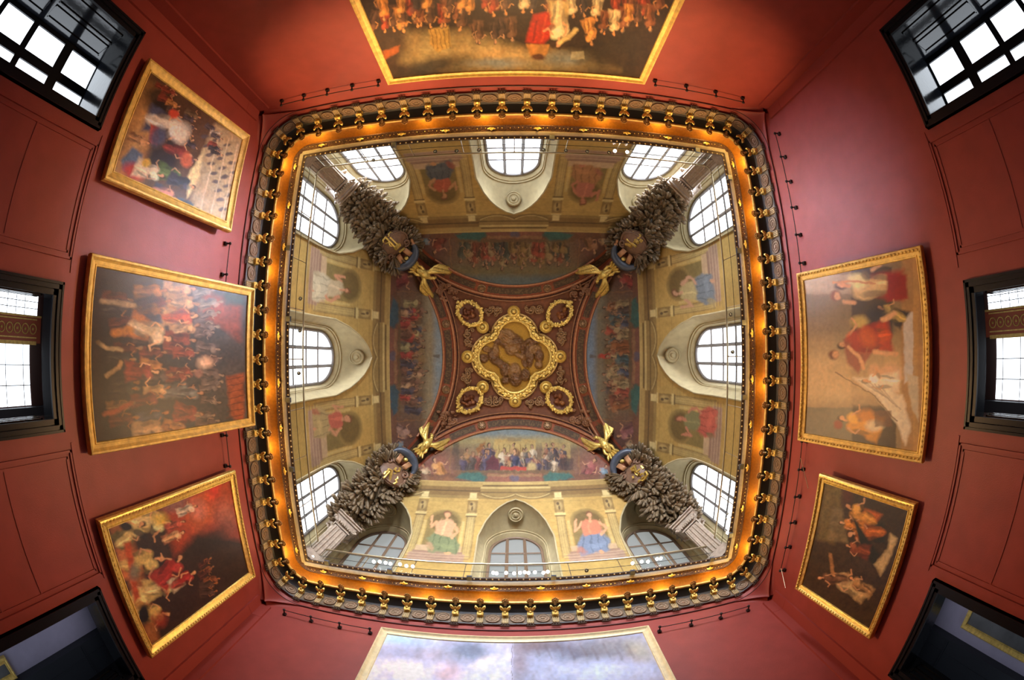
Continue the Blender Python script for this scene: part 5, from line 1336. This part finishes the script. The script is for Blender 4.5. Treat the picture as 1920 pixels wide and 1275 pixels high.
def art_L3(p, w):
    up = nz([.93, -.36, 0])[:2]
    p.mix(np.ones(len(p.X)), (44, 30, 24)); p.poly([(300, 950), (430, 895), (460, 1010), (370, 1000), (330, 1040)], (160, 62, 34), soft=10)
    p.blob(398, 925, 10, 26, 20, (196, 52, 36), .95, .5); p.blob(375, 960, 22, 30, 20, (192, 92, 44), .9, .6); p.blob(424, 965, 20, 26, 0, (150, 90, 76), .7, .6); p.blob(372, 955, 14, 16, 0, (190, 120, 110), .6, .6)
    p.blob(330, 945, 24, 14, -20, (120, 86, 84), .8, .5); p.poly([(205, 985), (240, 970), (300, 1200), (280, 1210)], (150, 92, 52), soft=6)
    # tumbling pale draped figures
    for (x, y, h, l, c1, c2) in ((285, 978, 82, .5, (216, 190, 130), (200, 170, 100)), (246, 1000, 70, -.3, (204, 178, 116), (90, 80, 40)), (268, 1052, 90, .2, (200, 168, 96), (186, 110, 62)), (258, 1122, 80, -.2, (208, 184, 116), (180, 150, 84)), (286, 1150, 70, .4, (196, 164, 92), (170, 128, 70)), (302, 1100, 64, .1, (206, 184, 126), (190, 160, 96))):
        p.fig(x, y, h, up, c1, c2, lean=l, arm=random.Random(x).choice((-1, 1)), wide=1.7)
    p.blob(300, 974, 15, 12, 0, (206, 172, 60), .8, .5); p.blob(236, 988, 12, 8, 20, (24, 24, 30)); p.blob(262, 1000, 16, 7, 30, (30, 30, 34), .9); p.blob(270, 1153, 11, 19, 0, (22, 22, 26), 1, .3)
    p.poly([(232, 1018), (244, 1014), (262, 1120), (252, 1130)], (176, 74, 34), soft=3); p.blob(252, 1072, 9, 14, 0, (104, 116, 96), .8, .5); p.blob(300, 1162, 12, 14, 0, (140, 50, 34), .9, .5)
    p.fig(320, 1068, 76, up, (150, 40, 34), (160, 50, 40), lean=-.5, arm=-1, wide=1.6); p.fig(345, 1085, 60, up, (150, 36, 32), (190, 170, 140), lean=-.2, arm=1, wide=1.1)
    p.fig(326, 1005, 46, up, (196, 150, 106), (150, 96, 66), arm=1); p.fig(330, 984, 40, up, (160, 70, 50), arm=0); p.fig(352, 955, 44, up, (190, 170, 150), arm=-1); p.crowd((385, 1050), (398, 1120), 6, 34, up, [(64, 46, 36), (110, 62, 36), (70, 34, 26)], 9, skin=(150, 92, 50))
    p.blob(398, 1010, 40, 20, -30, (30, 24, 22), .8, .6); p.noise(9, .16, 3, .12); p.noise(3.2, .2, 6, .1)
def art_R1(p, w):
    up = (-1, 0)
    p.mix(np.ones(len(p.X)), (132, 110, 78)); p.mix(np.clip((p.Y-620)/60, 0, 1)*np.clip((770-p.Y)/30, 0, 1), (190, 158, 112))
    p.rect(1500, 1600, 515, 552, (178, 154, 118), .9, 3); p.rect(1500, 1600, 552, 600, (118, 102, 66), .6, 12); p.rect(1500, 1600, 764, 830, (104, 96, 76), .9, 3)
    p.rect(1596, 1672, 500, 660, (64, 52, 36), .95, 4); p.rect(1598, 1680, 760, 850, (52, 42, 34), .95, 4); p.rect(1596, 1660, 655, 764, (150, 122, 88), .4, 6)
    p.rect(1690, 1730, 480, 850, (164, 126, 80), .95, 6); p.poly([(1694, 586), (1712, 586), (1718, 700), (1696, 720)], (196, 188, 180), soft=2); p.rect(1712, 1722, 480, 850, (178, 138, 84), .9, 2); p.poly([(1700, 700), (1722, 708), (1722, 790), (1708, 760)], (190, 176, 150), soft=2)
    # standing draped figures
    p.fig(1628, 536, 130, up, (212, 180, 120), (150, 40, 30), arm=0, wide=1.15); p.poly([(1662, 512), (1700, 516), (1702, 560), (1664, 566)], (140, 32, 28), soft=3); p.stroke([(1562, 530), (1600, 528), (1640, 532)], 4, (196, 140, 92)); p.blob(1567, 555, 10, 10, 0, (120, 76, 50)); p.blob(1570, 556, 6, 7, 0, (206, 156, 110)); p.stroke([(1582, 566), (1602, 568)], 8, (206, 156, 110)); p.stroke([(1636, 506), (1648, 496)], 8, (206, 160, 116))
    p.fig(1670, 588, 60, up, (186, 160, 90), (40, 38, 44), lean=.5, arm=1, wide=1.6); p.blob(1650, 605, 26, 30, 0, (36, 40, 56), .95, .4); p.blob(1612, 604, 16, 12, 0, (196, 166, 90), .9, .4)
    p.fig(1618, 640, 104, up, (190, 72, 30), (176, 52, 30), lean=-.2, arm=1, wide=1.6); p.poly([(1580, 636), (1610, 616), (1640, 604), (1650, 640), (1610, 700), (1588, 680)], (136, 24, 22), alpha=.75, soft=3); p.blob(1626, 632, 20, 14, 60, (196, 84, 34), .9, .4); p.blob(1563, 666, 9, 9, 0, (110, 64, 40)); p.blob(1567, 665, 6, 7, 0, (206, 150, 106))
    p.stroke([(1590, 650), (1612, 672), (1620, 690)], 7, (210, 156, 112)); p.stroke([(1640, 660), (1680, 664)], 9, (212, 160, 116)); p.stroke([(1655, 600), (1678, 588)], 9, (214, 166, 122))
    p.blob(1668, 700, 24, 16, 0, (204, 160, 120), .95, .4); p.blob(1640, 695, 12, 12, 0, (206, 160, 118))
    p.poly([(1600, 708), (1668, 712), (1690, 760), (1700, 800), (1680, 790), (1640, 740)], (224, 206, 176), soft=4); p.poly([(1650, 740), (1692, 740), (1708, 800), (1698, 836), (1684, 800)], (216, 200, 172), soft=3); p.fig(1650, 716, 70, up, (226, 210, 184), (218, 200, 170), arm=1, wide=1.4)
    for k in range(5): p.stroke([(1612+k*9, 714+k*2), (1660+k*7, 744+k*6)], 2.5, (160, 140, 112), .6)
    p.stroke([(1566, 698), (1640, 742), (1682, 790)], 2.2, (110, 84, 52), .9); p.fig(1610, 795, 86, up, (206, 140, 42), (196, 132, 44), lean=.3, arm=1, wide=1.5); p.blob(1626, 780, 18, 12, 10, (196, 120, 34), .9, .4); p.blob(1640, 798, 16, 10, 0, (214, 196, 160), .9, .4); p.blob(1571, 797, 8, 8, 0, (130, 52, 34)); p.rect(1640, 1672, 770, 800, (96, 56, 40), .8, 3)
    p.noise(20, .08, 3, .06); p.noise(4, .09, 6, .05)
def art_R2(p, w):
    up = nz([-.93, -.25, 0])[:2]
    p.mix(np.ones(len(p.X)), (58, 44, 26)); p.poly([(1548, 906), (1580, 915), (1565, 1020), (1530, 1010)], (104, 86, 44), soft=5); p.poly([(1560, 950), (1580, 955), (1590, 1020), (1552, 1012)], (112, 94, 60), soft=3); p.blob(1590, 930, 10, 18, 0, (84, 40, 24), .8, .5)
    p.rect(1600, 1700, 930, 1010, (44, 36, 24), .6, 20)
    p.fig(1612, 965, 70, up, (200, 140, 60), (176, 90, 36), lean=.3, arm=1, wide=1.6); p.fig(1622, 1000, 74, up, (186, 100, 36), (30, 36, 26), lean=-.3, arm=-1, wide=1.4); p.fig(1596, 985, 50, up, (196, 120, 44), arm=1, wide=1.3)
    p.poly([(1596, 965), (1612, 985), (1648, 1040), (1642, 1064), (1618, 1040)], (30, 34, 22), soft=3); p.fig(1606, 1030, 50, up, (130, 66, 34), (96, 44, 26), arm=1, wide=1.6)
    p.fig(1590, 1096, 80, up, (190, 160, 110), (180, 146, 96), lean=.3, arm=1, wide=1.2); p.fig(1560, 1085, 60, up, (96, 66, 44), (176, 140, 96), lean=-.2, arm=-1); p.fig(1612, 1098, 56, up, (150, 110, 66), (170, 132, 84), lean=.4, arm=1)
    p.poly([(1640, 1058), (1664, 1030), (1670, 1000), (1682, 1010), (1668, 1050), (1650, 1080)], (186, 160, 112), soft=3); p.stroke([(1556, 1040), (1562, 1075)], 6, (160, 110, 62)); p.noise(8, .2, 4, .12); p.noise(3, .2, 6, .1)
def art_T(p, w):
    up = (0, 1)
    p.mix(np.ones(len(p.X)), (52, 36, 22)); p.poly([(760, 60), (880, 58), (980, 90), (1110, 100), (1160, 130), (960, 132), (820, 128), (750, 118)], (150, 128, 82), soft=10)
    p.blob(940, 102, 60, 12, 5, (190, 156, 100), .8, .6); p.blob(930, 118, 50, 8, 0, (110, 120, 118), .8, .6); p.blob(1060, 110, 40, 12, 0, (112, 122, 118), .8, .6); p.blob(815, 122, 58, 14, -8, (40, 38, 36), .9, .6); p.blob(1140, 100, 60, 40, 0, (44, 34, 24), .9, .5); p.blob(740, 80, 40, 40, 0, (70, 52, 34), .7, .6)
    p.poly([(804, 56), (840, 48), (846, 86), (822, 98), (808, 84)], (176, 138, 68), soft=2)
    for k in range(5): p.stroke([(808+k*8, 56), (814+k*7.5, 90)], 2, (112, 84, 42), .7)
    p.poly([(716, 96), (750, 86), (748, 98), (722, 112)], (150, 80, 36), soft=2); p.rect(1070, 1096, 96, 112, (150, 140, 108), .8, 2)
    pal = [(196, 130, 62), (120, 70, 40), (206, 180, 130), (90, 60, 40), (150, 60, 34), (60, 46, 40)]
    p.crowd((700, 40), (870, 28), 12, 46, up, pal, 21, skin=(206, 146, 84)); p.crowd((690, 10), (1240, 8), 26, 50, up, pal, 22, skin=(200, 140, 82)); p.crowd((1090, 55), (1220, 30), 9, 48, up, pal, 23, skin=(190, 132, 78)); p.crowd((880, 58), (960, 60), 5, 44, up, [(96, 66, 44), (70, 50, 38), (140, 84, 50)], 24)
    p.poly([(985, 78), (1000, 28), (1042, 18), (1040, 60), (1018, 84)], (176, 46, 26), soft=3); p.stroke([(1006, 40), (1000, 76)], 4, (110, 24, 18), .7); p.stroke([(1024, 30), (1016, 76)], 4, (206, 76, 40), .7)
    p.fig(1048, 48, 92, up, (222, 196, 140), (206, 176, 110), arm=1, wide=1.1); p.poly([(986, 82), (1030, 84), (1024, 104), (996, 106)], (186, 128, 62), soft=2); p.blob(1010, 107, 13, 6, 0, (96, 58, 36)); p.stroke([(1050, 80), (1066, 70), (1080, 56)], 8, (206, 176, 110)); p.blob(1038, 85, 6, 6, 0, (60, 40, 28))
    p.noise(14, .2, 5, .1); p.noise(4, .2, 6, .1)
def art_B(p, w):
    up = (0, -1)
    p.mix(np.ones(len(p.X)), (176, 178, 206)); p.mix(np.clip((p.X-960)/4, 0, 1)*.55, (86, 90, 108))
    for (x, y, rx, ry, r, c, a) in ((770, 1205, 60, 10, 10, (150, 178, 208), .9), (800, 1225, 50, 20, 0, (150, 142, 158), .8), (740, 1225, 40, 16, 0, (128, 132, 160), .8), (880, 1220, 46, 22, 0, (96, 108, 130), .9), (910, 1240, 22, 8, -20, (212, 206, 208), .9), (760, 1255, 60, 16, 5, (206, 200, 214), .8), (840, 1262, 22, 18, 0, (176, 150, 158), .8), (930, 1268, 40, 20, 0, (176, 182, 206), .7),
                                  (1010, 1212, 50, 14, 0, (100, 84, 84), .8), (1080, 1225, 60, 18, 5, (84, 84, 98), .8), (1150, 1212, 50, 16, 0, (112, 112, 116), .8), (1030, 1255, 46, 26, 0, (150, 160, 190), .8), (1130, 1260, 56, 22, 0, (168, 182, 216), .8), (1200, 1220, 26, 16, 30, (150, 146, 128), .7), (975, 1245, 14, 24, 0, (128, 116, 126), .8), (1215, 1258, 20, 16, 0, (150, 160, 190), .7)):
        p.blob(x, y, rx, ry, r, c, a, .6)
    for k in range(9): p.stroke([(1000+k*22, 1205+(k*7) % 13), (1012+k*22, 1228+(k*5) % 9)], 5, (92, 84, 88), .35)
    p.stroke([(960, 1190), (960, 1300)], 1.2, (90, 92, 104), .8); p.noise(18, .14, 5, .08); p.noise(6, .12, 8, .06); p.C = np.clip(p.C*1.45, 0, .9)
picture('L', -4.99, -2.60, 3.42, -5.28, -2.76, 7.43, 1/1.054, .21, art_L1, 'gold framed painting of a crowd before a pale arcaded building, upper left wall')
picture('L', -1.43, 1.54, 3.485, -1.66, 1.69, 8.65, 1/1.128, .18, art_L2, 'large dark battle painting in a plain gold frame on the left wall', dep=.09)
picture('L', 2.54, 5.27, 3.35, 2.60, 5.43, 7.63, 1/1.037, .20, art_L3, 'gold framed painting of tumbling cream and red draped figures, lower left wall', beads=True, fmat=GOLD)
picture('R', -1.59, 1.79, 3.86, -1.75, 2.05, 7.72, 1/1.124, .17, art_R1, 'gold framed painting of draped figures in red, cream and yellow, right wall', beads=True)
picture('R', 2.45, 5.20, 3.83, 2.63, 5.53, 6.76, 1/1.054, .17, art_R2, 'smaller dark brown painting with orange-lit figures in a gold frame, lower right wall', beads=True, fmat=GOLD)
picture('T', -2.76, 2.98, 2.2, -2.76, 3.02, 7.57, .978, .17, art_T, 'huge gold framed painting with a red cloak on the top wall, cut off', res=1.5)
picture('B', -3.0, 3.02, 3.0, -3.06, 3.05, 7.72, .978, .20, art_B, 'huge pale gold framed painting of cloudy blue sky on the bottom wall, cut off', res=1.5, fmat=CREAMG)
# wires of the smaller right-hand picture
t = thing('hanging_wire', 'thin pair of wires holding the smaller dark picture on the right wall', 'wire', (6.3, 2.5, 7.4))
for a, b in (((2.35, 7.42), (2.85, 6.75)), ((5.15, 7.42), (5.35, 6.8))):
    mb = MB(); mb.tube([wpt('R', a[0], a[1], .14), wpt('R', b[0], b[1], .35)], .008, 5); mb.build('wire', RAILM, t)
# pictures glimpsed in the rooms beyond
for sg, y0, y1, z0, z1, lab in ((1, 5.2, 7.7, -.6, 3.45, 'gold framed painting seen through the doorway at the lower right'), (-1, 7.4, 8.1, -.8, .35, 'gilded frame corner seen through the doorway at the lower left')):
    o = thing('framed_painting', lab, 'painting', (12.1*sg, (y0+y1)/2, (z0+z1)/2)); mb = MB(); x = 12.1*sg
    A = [[(x-sg*h, (y0+y1)/2+a*((y1-y0)/2-s), (z0+z1)/2+b*((z1-z0)/2-s)) for a, b in ((-1, -1), (1, -1), (1, 1), (-1, 1))] for s, h in ((0, -.05), (0, .08), (.05, .12), (.1, .07), (.16, .08), (.18, .02))]
    mb.grid(A, close_v=True); mb.build('frame', GOLDP, o, sharp=28)
    mb = MB(); mb.box((x, (y0+y1)/2, (z0+z1)/2), (.03, y1-y0-.3, z1-z0-.3)); mb.build('canvas', mat('grey_landscape', (.12, .12, .12), .5, noise=.5, nscale=.9), o, smooth=False)
